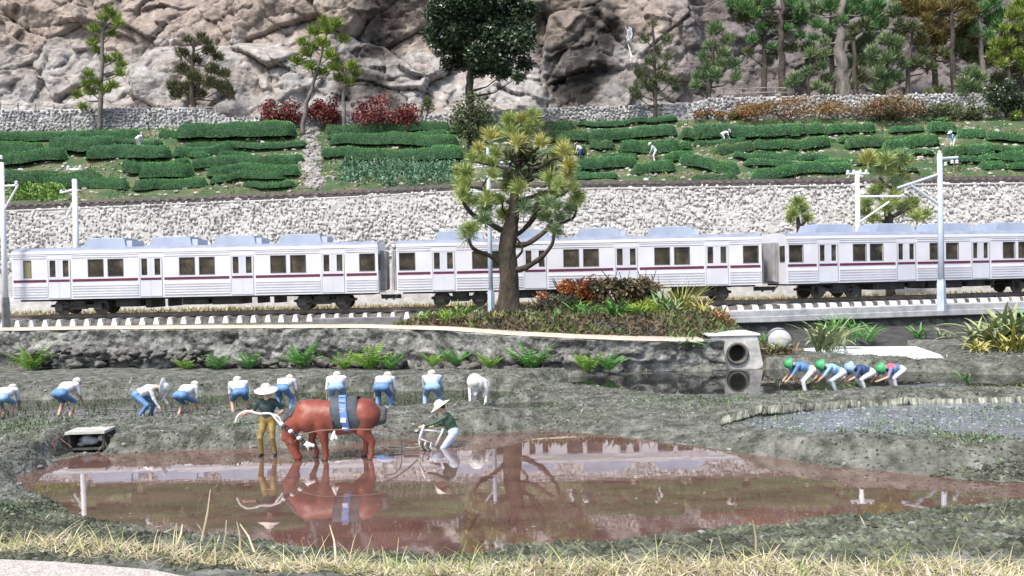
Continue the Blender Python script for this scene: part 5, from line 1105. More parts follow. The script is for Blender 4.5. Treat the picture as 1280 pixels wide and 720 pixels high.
# lead rope with black and white beads between farmer and horse
q = lambda x, y, Y=20.45: at(x, y, Y); L0 = q(295, 527); lr = thing('lead_rope', 'white rope with black and white beads between standing farmer and horse head', 'rope', L0)
wire('rope', [q(294, 528) - L0, q(299, 518) - L0, q(310, 514) - L0, q(324, 517) - L0, q(338, 517) - L0, q(345, 524) - L0, q(352, 532) - L0, q(358, 539) - L0], .026, M_wrope, lr)
wire('rope', [q(338, 517) - L0, q(348, 521) - L0, q(352, 528) - L0], .022, M_wrope, lr)
pts = np.array([q(352, 530, 20.2), q(366, 541, 19.95), q(378, 551, 19.9), q(388, 560, 19.9)]) - L0
for k in range(12):
    t = k / 11 * 3; i = min(2, int(t)); c = pts[i] * (1 - (t - i)) + pts[i + 1] * (t - i)
    b = B().add(ICO2[0] * np.array((.06, .05, .048)), ICO2[1]); b.build('bead', C_WHT if k % 3 == 0 or k == 10 else C_DK, lr, smooth=True, loc=c)
V, Q, m = organic([((0, 0, 0), (.1, 0, -.02), .05, .04, 0), ((0, 0, 0), (.0, 0, -.1), .045, .03, 0), ((0, 0, 0), (-.05, 0, .06), .04, .03, 0)], h=.012, k=.03); B().add(V, Q).build('white_bow', M_wrope, lr, smooth=True, loc=q(386, 556, 19.9) - L0)
# plough
PL = at(535, 560, 21.2); q = lambda x, y, dy=0: at(x, y, 21.2 + dy) - PL; pw = thing('plough', 'white framed wooden hand plough in the muddy water between horse and wading farmer', 'plough', PL)
M_wf = skinmat('white_painted_wood', (.80, .77, .74)); M_gw = skinmat('grey_weathered_wood', (.24, .22, .21))
for a, c, r in (((530, 531, -.2), (523, 552, -.2), .028), ((554, 536, .1), (542, 562, .1), .03), ((528, 537, -.2), (552, 540, .1), .022), ((525, 548, -.2), (544, 556, .1), .022)):
    B().tube([q(*a), q(*c)], r, 8).build('handle_bar', M_wf, pw, smooth=True)
wire('beam', [q(544, 562, 0), q(530, 558, -.05), q(515, 560, -.1), q(500, 559, -.1), q(486, 559, -.1)], .02, M_gw, pw)
wire('draft_pole', [q(522, 552, -.1), q(508, 543, -.2), q(494, 536, -.3), q(482, 533, -.4)], .02, M_gw, pw)
wire('hoop', [q(482, 539, -.3), q(492, 540, -.3), q(500, 548, -.25), q(502, 560, -.2), q(499, 572, -.2), q(491, 580, -.2)], .016, M_gw, pw)
B().add(ICO2[0] * .06, ICO2[1]).build('white_knob', M_wf, pw, loc=q(482, 538, -.35), smooth=True)
for k in range(5):
    x = 525 + k * 3.6; wire('coil', [q(x, 551 + k * .6, -.15), q(x - 1, 555 + k * .6, -.28), q(x + 2, 562 + k * .5, -.15), q(x + 5, 560 + k * .4, .05)], .014, M_wf if k % 2 == 0 else C_DK, pw)
V, Q, m = organic([(q(532, 556), q(545, 566), .05, .08, 0), (q(545, 564), q(552, 574), .06, .02, 0)], h=.02, k=.03); B().add(V, Q).build('share', M_gw, pw, smooth=True)
# ================================================================== THE GNARLED PINE AND PLANTS AROUND IT
def curve(P_, sub=5):
    P_ = np.array(P_, float)
    if len(P_) < 3: sub = 4
    tt = np.linspace(0, len(P_) - 1, (len(P_) - 1) * sub + 1); i = np.clip(tt.astype(int), 0, len(P_) - 2); f = (tt - i)[:, None]
    p0, p1, p2, p3 = P_[np.clip(i - 1, 0, None)], P_[i], P_[i + 1], P_[np.clip(i + 2, None, len(P_) - 1)]
    return .5 * ((2 * p1) + (-p0 + p2) * f + (2 * p0 - 5 * p1 + 4 * p2 - p3) * f ** 2 + (-p0 + 3 * p1 - 3 * p2 + p3) * f ** 3), tt / (len(P_) - 1)
M_bark2 = mat('scaly_pine_bark', (.025, .02, .015), (.10, .08, .055), (.19, .165, .13), scale=2.2, rough=.95, bump=1, bscale=8, stretch=(1, 1, .45), detail=10, nr=.68)
M_need = [mat('pine_needles', a, c, scale=1.2, rough=.6, island=.45, hue=.015) for a, c in (((.20, .27, .07), (.48, .56, .20)), ((.32, .34, .08), (.68, .66, .26)), ((.15, .24, .10), (.38, .48, .26)))]
TY = 41.2
tb = at(637, 388, TY); gz = landz(tb[0], TY); tb[2] = gz
pt = thing('gnarled_pine', 'gnarled bonsai like pine with thick trunk and needle tufts before the middle carriage', 'tree', tb)
def q(x, y, dy=0): return at(x, y, TY + dy) - tb
b = B(); C_, t = curve([(0, 0, -.5), q(636, 370), q(636, 345), q(634, 315), q(637, 290), q(642, 268), q(643, 244), q(647, 215), q(652, 190, .2), q(656, 165, .3)], 6)
r = np.interp(t, [0, .08, .2, .45, .55, .7, 1], [.75, .52, .44, .39, .27, .18, .07]); 
n = 20; T = np.gradient(C_, axis=0); T /= np.linalg.norm(T, axis=1)[:, None]; a = np.linspace(0, 2 * np.pi, n, endpoint=False)
U = np.cross(T, (0, 1., 0)); U /= np.linalg.norm(U, axis=1)[:, None]; Wv = np.cross(U, T)
RR = r[:, None] * (1 + .16 * fbm(np.cos(a)[None] * 1.6 + np.zeros((len(t), 1)), np.sin(a)[None] * 1.6 + np.zeros((len(t), 1)), t[:, None] * 14 + 0 * a[None], oc=3, seed=150) + .25 * sst(.14, 0, t)[:, None] * np.cos(a * 5)[None] * .6)
V = C_[:, None] + RR[..., None] * (U[:, None] * np.cos(a)[None, :, None] + Wv[:, None] * np.sin(a)[None, :, None])
V = np.concatenate([V, V[:, :1]], 1); B().grid(V).build('trunk', M_bark2, pt, smooth=True)
BR = [([(634,340),(620,326),(608,318),(598,312),(591,308),(585,297)], .17, -.9), ([(640,336),(655,334),(668,326),(680,318),(688,306),(693,291)], .19, -1.1), ([(638,306),(655,306),(668,299),(684,287),(690,275)], .20, -.5), ([(680,290),(693,281),(707,277),(719,271),(720,258)], .13, -.6),
      ([(636,292),(624,287),(606,275),(590,266),(579,254),(577,244)], .19, -.4), ([(640,294),(645,291),(660,279),(672,268)], .16, .4), ([(643,262),(651,254),(672,244),(690,241),(699,240),(713,236)], .16, .3), ([(642,260),(633,252),(614,240),(598,236),(585,232)], .16, .5),
      ([(645,220),(640,213),(610,206),(585,200)], .12, .2), ([(647,235),(652,215),(676,208),(695,198),(708,206)], .13, -.3), ([(650,215),(655,200),(672,184),(676,178)], .11, .5), ([(649,210),(635,192),(618,180),(604,176)], .11, -.3), ([(652,195),(645,175),(640,160)], .09, -.2), ([(641,326),(652,312),(650,300),(640,292)], .10, -.6), ([(642,275),(630,262),(629,250)], .09, -.8), ([(655,285),(672,262),(690,250)], .1, -.9), ([(655,190),(664,170),(672,158)], .08, .3), ([(646,228),(660,222),(676,222),(690,226)], .12, -.6), ([(620,284),(612,272),(608,262)], .07, -.6), ([(600,238),(606,226),(612,220)], .07, -.2)]
for pts, r0, dy in BR:
    m = len(pts); P3 = [q(x, y, dy * (i / (m - 1)) ** .8) for i, (x, y) in enumerate(pts)]; P3 = np.array(P3); P3[1:-1] += rng.normal(0, .05, (m - 2, 3)); C_, t = curve(P3, 4)
    B().tube(C_, r0 * .8 * (1 - .55 * t) * (1 + .12 * vnoise(t * 9, t * 0, seed=int(r0 * 100))), 9).build('branch', M_bark2, pt, smooth=True)
tuft_me = []
for k in range(5):
    n = 300; d = rdir(n, .95 if k < 3 else .7); b = B(); base = d * rng.uniform(0, .12, n)[:, None] + np.array((0, 0, 1.)) * rng.uniform(-.22, .25, n)[:, None]
    cards(b, base, d, rdir(n), rng.uniform(.42, .80, n), .04, bend=.06)
    b.tube([(0, 0, -.4), (0, 0, 0), (.02, 0, .2)], [.07, .06, .03], 6); tuft_me.append([b.mesh('needle_tuft', mm) for mm in M_need])
TU = [(653,148),(672,155),(612,170),(598,184),(622,165),(647,178),(676,178),(664,160),(637,150),(590,195),(695,194),(711,206),(688,223),(699,232),(711,216),(575,214),(583,230),(577,244),(639,224),(633,233),(614,217),(715,234),(719,254),(686,254),(672,262),(684,271),(693,288),(629,269),(608,260),(584,292),(697,258),(604,200),(700,178),(583,215),(656,258),(660,168),(628,180),(684,205),(618,190),(585,250),(694,242),(706,190),(640,165),(668,145),(722,246),(615,205),(640,262),(608,248),(680,262),(575,228),(700,272),(655,255),(598,252),(606,274),(676,246),(590,286),(626,250),(650,236),(712,262)]
for k, (x, y) in enumerate(TU):
    if k in (36, 46): continue
    g = 1 if y < 185 and rng.random() < .65 else (2 if y > 250 and rng.random() < .5 else 0)
    if x > 700 and y < 225: g = 1
    o = link('needle_tuft', tuft_me[k % 5][g], pt, q(x, y + 3, rng.uniform(-1.3, 1.1)), rng.uniform(0, 6.28)); s_ = rng.uniform(.60, .84); o.scale = (s_ * 1.05, s_ * 1.05, s_); o.rotation_euler = (rng.normal(0, .25), rng.normal(0, .25) + (x - 640) * .004, rng.uniform(0, 6.28))
# dark inner twigs in the middle of the crown
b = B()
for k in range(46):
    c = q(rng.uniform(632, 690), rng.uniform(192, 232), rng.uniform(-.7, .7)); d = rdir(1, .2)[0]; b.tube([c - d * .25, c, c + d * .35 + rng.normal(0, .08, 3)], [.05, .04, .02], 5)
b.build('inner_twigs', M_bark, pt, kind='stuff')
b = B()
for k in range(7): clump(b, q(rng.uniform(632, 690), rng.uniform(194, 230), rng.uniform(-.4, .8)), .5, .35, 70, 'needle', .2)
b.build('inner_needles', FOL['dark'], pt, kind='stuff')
# two little pines behind the train
def small_pine(label, Y, base, trunk, tufts, r0, fol='pine'):
    g = 2.1; o = at(*base, Y); o[2] = g; t = thing('small_pine', label, 'tree', o); Q_ = lambda x, y, dy=0: at(x, y, Y + dy) - o
    for i, tr in enumerate(trunk):
        P3 = [Q_(*p) for p in tr]; 
        if i == 0: P3 = [np.array((0, 0, -.1))] + P3
        C_, tt = curve(P3, 4); B().tube(C_, r0 * (1 if i == 0 else .5) * (1 - .6 * tt), 8).build('trunk' if i == 0 else 'branch', M_bark, t, smooth=True)
    for k, (x, y, s_) in enumerate(tufts):
        o2 = link('needle_tuft', tuft_me[k % 5][(k + 1) % 3 if y < 235 else 0], t, Q_(x, y, rng.uniform(-.7, .7)), rng.uniform(0, 6)); o2.scale = (s_, s_, s_ * .9)
    return t
small_pine('small round headed pine behind the train, left of the bigger one', 54.0, (999, 300), [[(999, 292), (998, 280), (997, 268)], [(998, 284), (1006, 278), (1010, 272)]], [(997, 262, 1.1), (991, 270, .9), (1003, 264, .9), (1010, 275, .8), (988, 276, .7), (998, 254, .8)], .22)
small_pine('wider pine with several heads behind the right carriage, between the poles', 55.0, (1112, 300), [[(1112, 285), (1110, 262), (1122, 240), (1126, 218), (1116, 205)], [(1110, 268), (1100, 250), (1092, 240)], [(1112, 272), (1126, 266), (1136, 258)], [(1122, 240), (1104, 228), (1096, 212)], [(1112, 280), (1098, 274), (1088, 268)]],
           [(1085,202,1.2),(1094,206,1.1),(1107,204,1.2),(1118,206,1.1),(1126,200,1.2),(1132,206,.9),(1128,228,1.1),(1122,232,1.0),(1094,242,1.0),(1100,236,.9),(1083,257,1.0),(1116,256,1.2),(1108,262,1.1),(1139,258,1.2),(1130,262,1.1),(1155,272,1.0),(1146,274,.9),(1091,276,1.0),(1081,268,.9),(1100,215,1.0),(1112,218,1.0),(1118,245,.8)], .3)

# ---- leafy plants
M_fern = mat('fern_green', (.12, .26, .04), (.26, .42, .08), scale=1.5, rough=.55, island=.3, hue=.01, transl=.2)
M_fernd = mat('deep_green_leaf', (.05, .18, .035), (.14, .32, .07), scale=1.5, rough=.45, island=.3, hue=.01, transl=.15)
M_pleaf = mat('grey_green_leaf', (.16, .22, .10), (.30, .34, .18), scale=1.5, rough=.5, island=.3, hue=.015)
M_rleaf = mat('reddish_leaf', (.30, .14, .05), (.42, .30, .10), scale=1.5, rough=.6, island=.3, hue=.02)
M_yleaf = mat('yellow_green_leaf', (.26, .28, .06), (.40, .38, .12), scale=1.5, rough=.6, island=.3, hue=.02)
def leafmesh(L_, w, bend, m, pinn=False, seed=0):
    """one arching leaf; a pinnate one carries leaflets"""
    b = B(); n = 7; t = np.linspace(0, 1, n); x = L_ * (t - .12 * t * t * bend); z = L_ * (.62 * t - bend * .75 * t * t)
    if pinn:
        b.tube(np.c_[x, 0 * x, z], .012, 4); k = 9
        for i in range(1, k + 1):
            tt = i / (k + .6); cx, cz = np.interp(tt, t, x), np.interp(tt, t, z); l = w * 1.3 * math.sin(math.pi * (.15 + .8 * tt)) + .03
            for s_ in (-1, 1): b.add([(cx, 0, cz), (cx + l * .35, s_ * l * .45, cz + .03), (cx + l * .45, s_ * l, cz - .02), (cx + l * .1, s_ * l * .6, cz - .01)], [(0, 1, 2, 3)])
    else:
        ww = w * np.sin(np.pi * np.clip(t * .9 + .08, 0, 1)) ** .8; V = np.stack([np.c_[x, -ww / 2, z + ww * .15], np.c_[x, 0 * x, z], np.c_[x, ww / 2, z + ww * .15]], 1); b.grid(V)
    return b.mesh('leaf', m)
LEAF = {}
def plant(name, label, pos, r, n, m, w=.12, pinn=False, bend=.8, up=0.0, cat='plant', jitter=.0, part='leaf'):
    key = (m.name, w, pinn, bend)
    if key not in LEAF: LEAF[key] = [leafmesh(1.0, w * f, bend * g_, m, pinn) for f, g_ in ((1, 1), (.8, .7), (1.2, 1.25))]
    t = thing(name, label, cat, pos)
    for k in range(n):
        a = k * 2.4 + rng.normal(0, .25); s_ = r * rng.uniform(.65, 1.12); o = link(part, LEAF[key][k % 3], t, (rng.normal(0, jitter), rng.normal(0, jitter * .5), rng.uniform(-.03, .05))); o.rotation_euler = (rng.normal(0, .15), -up - rng.uniform(-.1, .5), a); o.scale = (s_, s_, s_)
    return t
def foot(px, py, z=None, Yfix=None):
    if Yfix: p = at(px, py, Yfix); p[2] = landz(p[0], Yfix); return p
    d = ray(px, py); Y = np.linspace(20, 46, 900); zz = H + d.z * Y; g = land(d.x * Y, Y); k = np.where(g >= zz)[0]; Yk = Y[k[0]] if len(k) else 44; return np.array((d.x * Yk, Yk, float(g[k[0]]) if len(k) else 2.0))
FERNS = [(40,470,1.0,16,1,'bright yellow green fern at the wall foot, far left'),(232,470,.55,10,1,'small yellow green fern at the wall foot, above the fourth planter'),(272,464,.7,12,0,'tall thin fern on the wall, second right of the rubble stones'),(312,462,.7,12,0,'fern at the wall foot above the standing farmer'),(378,456,.95,15,0,'full green fern at the wall foot above the horse shoulder'),(430,460,.7,13,1,'low fern at the wall foot above the rump of the horse'),(462,460,1.0,15,1,'wide low fern at the wall foot above the blue clad planter'),(490,458,.7,11,0,'narrow fern beside the wide low one'),(540,456,.6,10,1,'small fern right of the narrow one at the wall foot'),(570,455,.8,13,0,'green fern at the wall foot above the pale blue planter'),(612,458,.6,10,1,'little fern at the wall foot above the all white planter'),(664,458,1.0,15,0,'full fern at the wall foot below the pine, right'),(735,462,.75,12,1,'low pale fern at the wall foot below the rusty bush'),(762,460,.7,11,0,'low fern next to the pale one at the wall foot')]
for x, y, r_, n, k, lab in FERNS:
    X_ = on(x, y, .7)[0]; Yf = float(edge_y(X_)) - .45; p = at(x, y, Yf); p[2] = max(landz(p[0], Yf), p[2] - .1)
    plant('fern', lab, p, r_ * 1.25, n + 4, M_fern if k else M_fernd, w=.15, pinn=True, bend=.55, up=.25, part='frond', cat='fern')
PL_ = [  # px, py, reach, n, mat, width, bend, up, label, Y
 (858,440,1.0,18,M_fernd,.13,.7,.3,'dark green tufted plant left of the culvert block',None),
 (540,404,.9,18,M_fern,.10,.7,.2,'bright strappy plant beside the end of the kerb',39.5),(575,402,1.2,22,M_fern,.10,.7,.3,'wide bright strappy plant left of the pine trunk',39.2),(598,404,.7,12,M_pleaf,.07,.5,.5,'thin pale plant close left of the pine trunk',39),
 (655,410,.8,14,M_pleaf,.09,.7,.2,'pale leafed plant right below the pine trunk',37.5),(770,412,1.1,18,M_fernd,.22,.8,.3,'broad leafed deep green plant under the rusty bush',37.3),(742,414,.8,12,M_fernd,.18,.8,.2,'small broad leafed plant left of the deep green one',37),(830,408,1.2,20,M_fernd,.12,.7,.4,'deep green plant below the tall yellow grass',38),
 (878,416,1.0,18,M_yleaf,.10,.6,.5,'yellow green strappy plant right of the moss',36.5),(900,412,1.0,16,M_rleaf,.12,.6,.5,'reddish yellow leafed plant above the culvert block',36.5),
 (950,428,.9,16,M_fernd,.12,.7,.4,'green plant between the two pipe ends',38.5),(975,446,.8,16,M_pleaf,.13,.7,.4,'grey green plant with reddish tips before the right pipe',34.5),(990,448,.5,9,M_rleaf,.12,.7,.4,'small reddish plant right of the right pipe',34.3),
 (1032,432,1.7,24,M_pleaf,.14,.75,.5,'large pale leafed bush left of the white concrete',36),(1050,420,1.5,20,M_fernd,.12,.7,.6,'green plant under the slab behind the pale bush',38.5),(1085,420,1.1,14,M_fernd,.12,.7,.5,'dark green plant under the slab, above the white concrete',39.5),
 (1148,422,.9,14,M_fernd,.13,.7,.4,'small plant under the slab above the right of the concrete',40),(1178,424,.7,10,M_pleaf,.12,.7,.3,'little pale plant right of the small one under the slab',40),
 (1225,438,1.5,22,M_pleaf,.15,.75,.5,'pale leafed plant at the left of the big right clump',35),(1252,430,2.0,28,M_pleaf,.15,.75,.6,'big grey green leafy clump by the right edge',35.5),(1262,446,1.4,22,M_yleaf,.13,.75,.3,'yellowish plant at the foot of the big right clump',33.8),(1282,438,1.6,22,M_fernd,.13,.75,.5,'deep green plant cut by the right edge',35),(1222,452,.9,14,M_yleaf,.12,.8,.2,'low yellowish plant left of the right clump foot',33.6),(1205,478,.5,8,M_fernd,.13,.7,.2,'small weed at the water edge under the right clump',None)]
for x, y, r_, n, m, w, bd, up, lab, Yf in PL_:
    p = foot(x, y, Yfix=Yf) if Yf else foot(x, y)
    if Yf: p[2] = max(p[2], at(x, y, Yf)[2] - .25)
    plant('leafy_plant', lab, p, r_ * 1.12, int(n * 2.0), m, w=w * .62, bend=bd, up=up * .7, jitter=.34 if r_ > 1.3 else .15)
for x, y, r_, n, m, w, Yf, lab in [(560,412,.7,14,M_fern,.10,36.5,'low green tuft by the footpath, left of the pine'),(700,416,.6,12,M_fernd,.12,36,'small green rosette by the footpath under the rusty bush'),(800,414,.8,16,M_fern,.13,37,'bright green rosette right on the moss heap'),(725,408,.9,16,M_fernd,.14,38.5,'deep green plant at the foot of the rusty bush'),(842,412,.8,16,M_pleaf,.12,37.2,'grey green plant before the tall yellow grass'),(620,408,.6,12,M_yleaf,.10,37.5,'yellowish tuft in front of the pine trunk'),(530,400,.7,14,M_fern,.10,41,'green tuft right at the end of the dark kerb')]:
    p = foot(x, y, Yfix=Yf); plant('leafy_plant', lab, p, r_ * 1.2, n * 2, m, w=w * .7, bend=.6, up=.3, jitter=.15)
# tall grass clump
p = foot(853, 404, Yfix=39); t = thing('grass_clump', 'tall yellow green grass clump fanning out right of the bare twigs', 'grass', p)
n = 130; a = rng.uniform(0, 6.28, n); D = np.stack([np.cos(a) * .55, np.sin(a) * .4, np.full(n, 1.)], -1); b = B(); blades(b, np.c_[rng.normal(0, .15, n), rng.normal(0, .12, n), np.zeros(n)], D, rng.uniform(1.1, 2.3, n), .05, rng.uniform(.1, .5, n), seg=4); b.build('blades', M_yleaf, t, kind='stuff')
# rusty bush, dark leaf bush, bare twigs, moss, leaf litter
def bush2(name, label, px, py, Y, wx, hz, m, n, sz, twig=None):
    p = foot(px, py, Yfix=Y); t = thing(name, label, 'shrub', p); b = B()
    for k in range(14):
        a = rng.uniform(0, 6.28); e = np.array((math.cos(a) * wx * .7, math.sin(a) * wx * .45, hz * rng.uniform(.5, .95))); b.tube([e * 0 + np.array((0, 0, -.2)), e * .5 + rng.normal(0, .06, 3), e], [.05, .035, .015], 5)
    b.build('stems', M_bark, t, kind='stuff'); b = B(); nb = 16
    for k in range(nb):
        a = rng.uniform(0, 6.28); u = math.sqrt(rng.random()); c = np.array((math.cos(a) * wx * u * .8, math.sin(a) * wx * u * .5, hz * (.2 + .7 * rng.random() * math.sqrt(1 - .6 * u * u)))); clump(b, c, wx * .25, hz * .18, n // nb, 'leaf', sz)
    b.build('leaves', m, t, kind='stuff'); return t
M_or = mat('orange_red_leaves', (.34, .08, .025), (.58, .24, .07), scale=2, rough=.6, island=.5, hue=.03); M_dl = mat('dark_brown_leaves', (.045, .045, .02), (.17, .13, .07), scale=2, rough=.55, island=.6, hue=.03)
bush2('rusty_bush', 'orange red leafed bush just right of the gnarled pine', 716, 402, 42, 1.35, 1.65, M_or, 2300, .17)
bush2('rusty_bush', 'smaller orange tipped shoot at the top of the dark bush', 797, 396, 42.3, .55, 1.6, M_or, 360, .16)
bush2('rusty_bush', 'pinkish orange sprig between rusty bush and bare twigs', 750, 396, 42.6, .8, 1.95, M_or, 560, .16)
bush2('dark_bush', 'dark brown leafed bush with grey highlights under the bare twigs', 776, 402, 42, 2.0, 1.6, M_dl, 3600, .20)
bush2('dark_bush', 'low dark bush between the pine trunk and the rusty bush', 690, 400, 40.5, 1.4, 1.0, mat('dark_olive_leaves', (.04, .05, .02), (.10, .11, .05), scale=2, rough=.6, island=.5), 1500, .15)
bush2('rusty_bush', 'tiny orange sprig close to the pine trunk', 680, 388, 41.5, .5, 1.1, M_or, 220, .15)
for k, (x0, y0, pts) in enumerate([(780, 385, [(770,362),(760,348),(752,338)]), (790, 385, [(786,365),(778,352),(774,340)]), (800, 385, [(802,362),(801,350),(797,338)]), (806, 382, [(812,362),(816,350),(814,343)]), (828, 388, [(822,370),(816,358),(812,350)])]):
    p = foot(x0, y0 + 12, Yfix=42.2); t = thing('bare_twig', ['long bare twig leaning left over the rusty bush', 'second bare twig from the left, thin and dark', 'middle bare twig standing straight above the dark bush', 'forked bare twig right of the middle one', 'pale bare twig leaning left before the tall grass'][k], 'twig', p)
    C_, tt = curve([np.array((0, 0, -.2))] + [at(x, y, 42.2) - p for x, y in pts], 4); B().tube(C_, .055 * (1 - .7 * tt), 6).build('stem', M_bark if k < 4 else M_barkg, t)
    e = C_[len(C_) // 2]; B().tube([e, e + np.array((rng.uniform(.1, .3), 0, .4)), e + np.array((rng.uniform(.1, .3), 0, .75))], [.03, .022, .01], 5).build('side_twig', M_bark if k < 4 else M_barkg, t)
n = 2600; px = rng.uniform(775, 850, n); c = at(805, 412, 37.6); dx, dy = rng.normal(0, 1.1, n), rng.normal(0, .6, n); X_, Y_ = c[0] + dx, 37.8 + dy; hh = .7 * np.exp(-(dx / 1.0) ** 2 - (dy / .7) ** 2) * rng.random(n)
b = B(); cards(b, np.c_[X_, Y_, land(X_, Y_) + hh], rdir(n, .6), rdir(n), rng.uniform(.1, .22, n), .06); b.build('moss_mound', mat('yellow_moss', (.14, .20, .02), (.30, .34, .05), scale=2, rough=.9, island=.3), label='yellow green moss heap on the bed in front of the dark bush', category='moss', kind='stuff')
n = 15000; X_ = rng.uniform(-4.9, 10.8, n); Y_ = edge_y(X_) + 1.3 + rng.uniform(0, 1, n) ** 1.3 * 9; k_ = (Y_ < 45.6); X_, Y_ = X_[k_], Y_[k_]; n = len(X_)
b = B(); cards(b, np.c_[X_, Y_, land(X_, Y_) + rng.uniform(-.02, .16, n)], rdir(n, .15), rdir(n), rng.uniform(.12, .36, n), rng.uniform(.05, .14, n)); b.build('leaf_litter', mat('dead_leaves', (.045, .038, .022), (.17, .13, .075), (.38, .34, .24), scale=.9, rough=.9, island=.5, hue=.02), label='dead leaves and grass lying on the bed around the pine', category='leaf litter', kind='stuff')

n = 11000; X_ = rng.uniform(-5.2, 10.6, n); Y_ = edge_y(X_) + 1.3 + rng.uniform(0, 1, n) ** 1.2 * 8; k_ = (Y_ < 45.5) & (fbm(X_ * .6, Y_ * .6, seed=140) > -.12); X_, Y_ = X_[k_], Y_[k_]; n = len(X_)
b = B(); cards(b, np.c_[X_, Y_, land(X_, Y_) - .02], rdir(n, .9), rdir(n), rng.uniform(.18, .42, n), rng.uniform(.05, .1, n)); b.build('bed_grass', mat('bed_grass_blades', (.06, .12, .03), (.18, .27, .07), scale=.9, rough=.7, island=.4, hue=.02), label='green grass tufts growing through the leaf litter around the pine', category='grass', kind='stuff')
# ================================================================== GROUND COVER
# dry yellow verge behind the train
n = 26000; X_ = rng.uniform(-34, 38, n); Y_ = rng.uniform(50.6, 58, n); b = B(); d = rdir(n, .8); cards(b, np.c_[X_, Y_, land(X_, Y_) - .02], d, rdir(n), rng.uniform(.2, .55, n), rng.uniform(.05, .11, n))
b.build('dry_grass', mat('dry_verge_grass', (.28, .23, .10), (.48, .42, .24), scale=.4, rough=.9, island=.4, hue=.02), label='dry yellow grass behind the track at the foot of the wall', category='grass', kind='stuff')
# gritty moss over banks and dykes
def landpts(n, x0, x1, y0, y1, cond=None):
    X_ = rng.uniform(x0, x1, n); Y_ = rng.uniform(y0, y1, n); z = land(X_, Y_); lv = np.full(n, -9.)
    for nme, (lev, P) in POND.items():
        s_ = sdist(P, X_, Y_); lv = np.where(s_ < .3, lev, lv)
    k = z > lv + .01
    return X_[k], Y_[k], z[k]
M_moss = mat('gritty_grey_moss', (.03, .036, .022), (.12, .135, .09), (.28, .30, .24), scale=1.3, rough=.95, island=.55, detail=8)
b = B()
for n, x0, x1, y0, y1, s0, s1 in ((46000, -9.5, 11, 11.3, 17.5, .02, .065), (70000, -22, 24, 17, 34.5, .018, .042)):
    X_, Y_, z = landpts(n, x0, x1, y0, y1); k = (Y_ < edge_y(X_) - .1) | (X_ > XR0 + 2); X_, Y_, z = X_[k], Y_[k], z[k]; r = rng.uniform(s0, s1, len(X_)); k2 = fbm(X_ * .8, Y_ * .8, seed=170) > rng.uniform(-.7, .5, len(X_)); X_, Y_, z, r = X_[k2], Y_[k2], z[k2], r[k2]
    O = (np.array([(1, 0, 0), (-1, 0, 0), (0, 1, 0), (0, -1, 0), (0, 0, 1)]) * np.array((1, 1, .8))); F = np.array([(0, 2, 4), (2, 1, 4), (1, 3, 4), (3, 0, 4)])
    m = len(X_); v = O[None] * r[:, None, None] * rng.uniform(.6, 1.4, (m, 5, 1)); v = rotz(v, rng.uniform(0, 6.28, m)[:, None]) + np.stack([X_, Y_, z], -1)[:, None]
    b.add(v.reshape(-1, 3), (F[None] + (np.arange(m) * 5)[:, None, None]).reshape(-1, 3))
b.build('gritty_moss', M_moss, label='gritty grey green moss crumbs covering the dykes and banks', category='moss', kind='stuff')
# green weed patches
M_weed = mat('small_weeds', (.07, .12, .05), (.17, .24, .12), scale=.8, rough=.8, island=.5, hue=.02)
b = B()
PATCH = [(1080,508,30,4),(1190,512,40,6),(1250,508,30,6),(1000,535,30,4),(1060,540,40,5),(1120,530,60,8),(1230,545,40,6),(980,520,30,4),(1250,525,20,5),(690,507,45,3),(820,500,40,4),(60,532,60,8),(20,540,30,8),(300,534,30,6),(60,505,40,5),(560,495,80,4),(450,493,60,3),(1180,540,60,5),(1220,556,30,8),(10,628,14,16),(900,505,50,5),(1000,500,30,3),(380,495,40,4),(300,500,60,6)]
for (x, y, sx, sy) in PATCH:
    m = int(sx * sy * 1.1) + 20; P3 = []
    for _ in range(40): P3.append(foot2 := on(x + rng.normal(0, sx * .45), y + rng.normal(0, sy * .45), .42 if y < 600 else .3))
    P3 = np.array(P3)[rng.integers(0, 40, m)]; P3[:, :2] += rng.normal(0, .3, (m, 2)); P3[:, 2] = np.maximum(land(P3[:, 0], P3[:, 1]), .35 if y < 570 and x > 900 else -1)
    cards(b, P3, rdir(m, .7), rdir(m), rng.uniform(.04, .13, m), rng.uniform(.02, .05, m))
b.build('weeds', M_weed, label='small green weeds dotted over the paddies and dykes', category='weeds', kind='stuff')
# pebbles and straw bits on the dykes
X_, Y_, z = landpts(5000, -20, 24, 12, 34); k = (Y_ < edge_y(X_) - .1) | (X_ > XR0 + 2); X_, Y_, z = X_[k], Y_[k], z[k]; r = rng.uniform(.015, .06, len(X_)) ** 1.0; b = B(); scatter_rocks(b, np.c_[X_, Y_, z], np.c_[r * 1.3, r, r * .7], amp=.5)
b.build('pebbles', mat('dyke_pebbles', (.10, .10, .09), (.26, .26, .24), scale=2, rough=.85, island=.5), label='grey pebbles strewn over the mud dykes', category='pebbles', kind='stuff')
X_, Y_, z = landpts(9000, -20, 24, 12, 34); k = ((Y_ < edge_y(X_) - .1) | (X_ > XR0 + 2)) & (fbm(X_ * .5, Y_ * .5, seed=190) > -.1); X_, Y_, z = X_[k], Y_[k], z[k]; m = len(X_); b = B(); cards(b, np.c_[X_, Y_, z + .01], rdir(m, .25), rdir(m), rng.uniform(.08, .26, m), rng.uniform(.012, .03, m))
b.build('straw_bits', mat('straw_bits', (.12, .12, .07), (.40, .38, .27), scale=2, rough=.9, island=.5), label='short dry straw and stubble lying on the mud dykes', category='straw', kind='stuff')
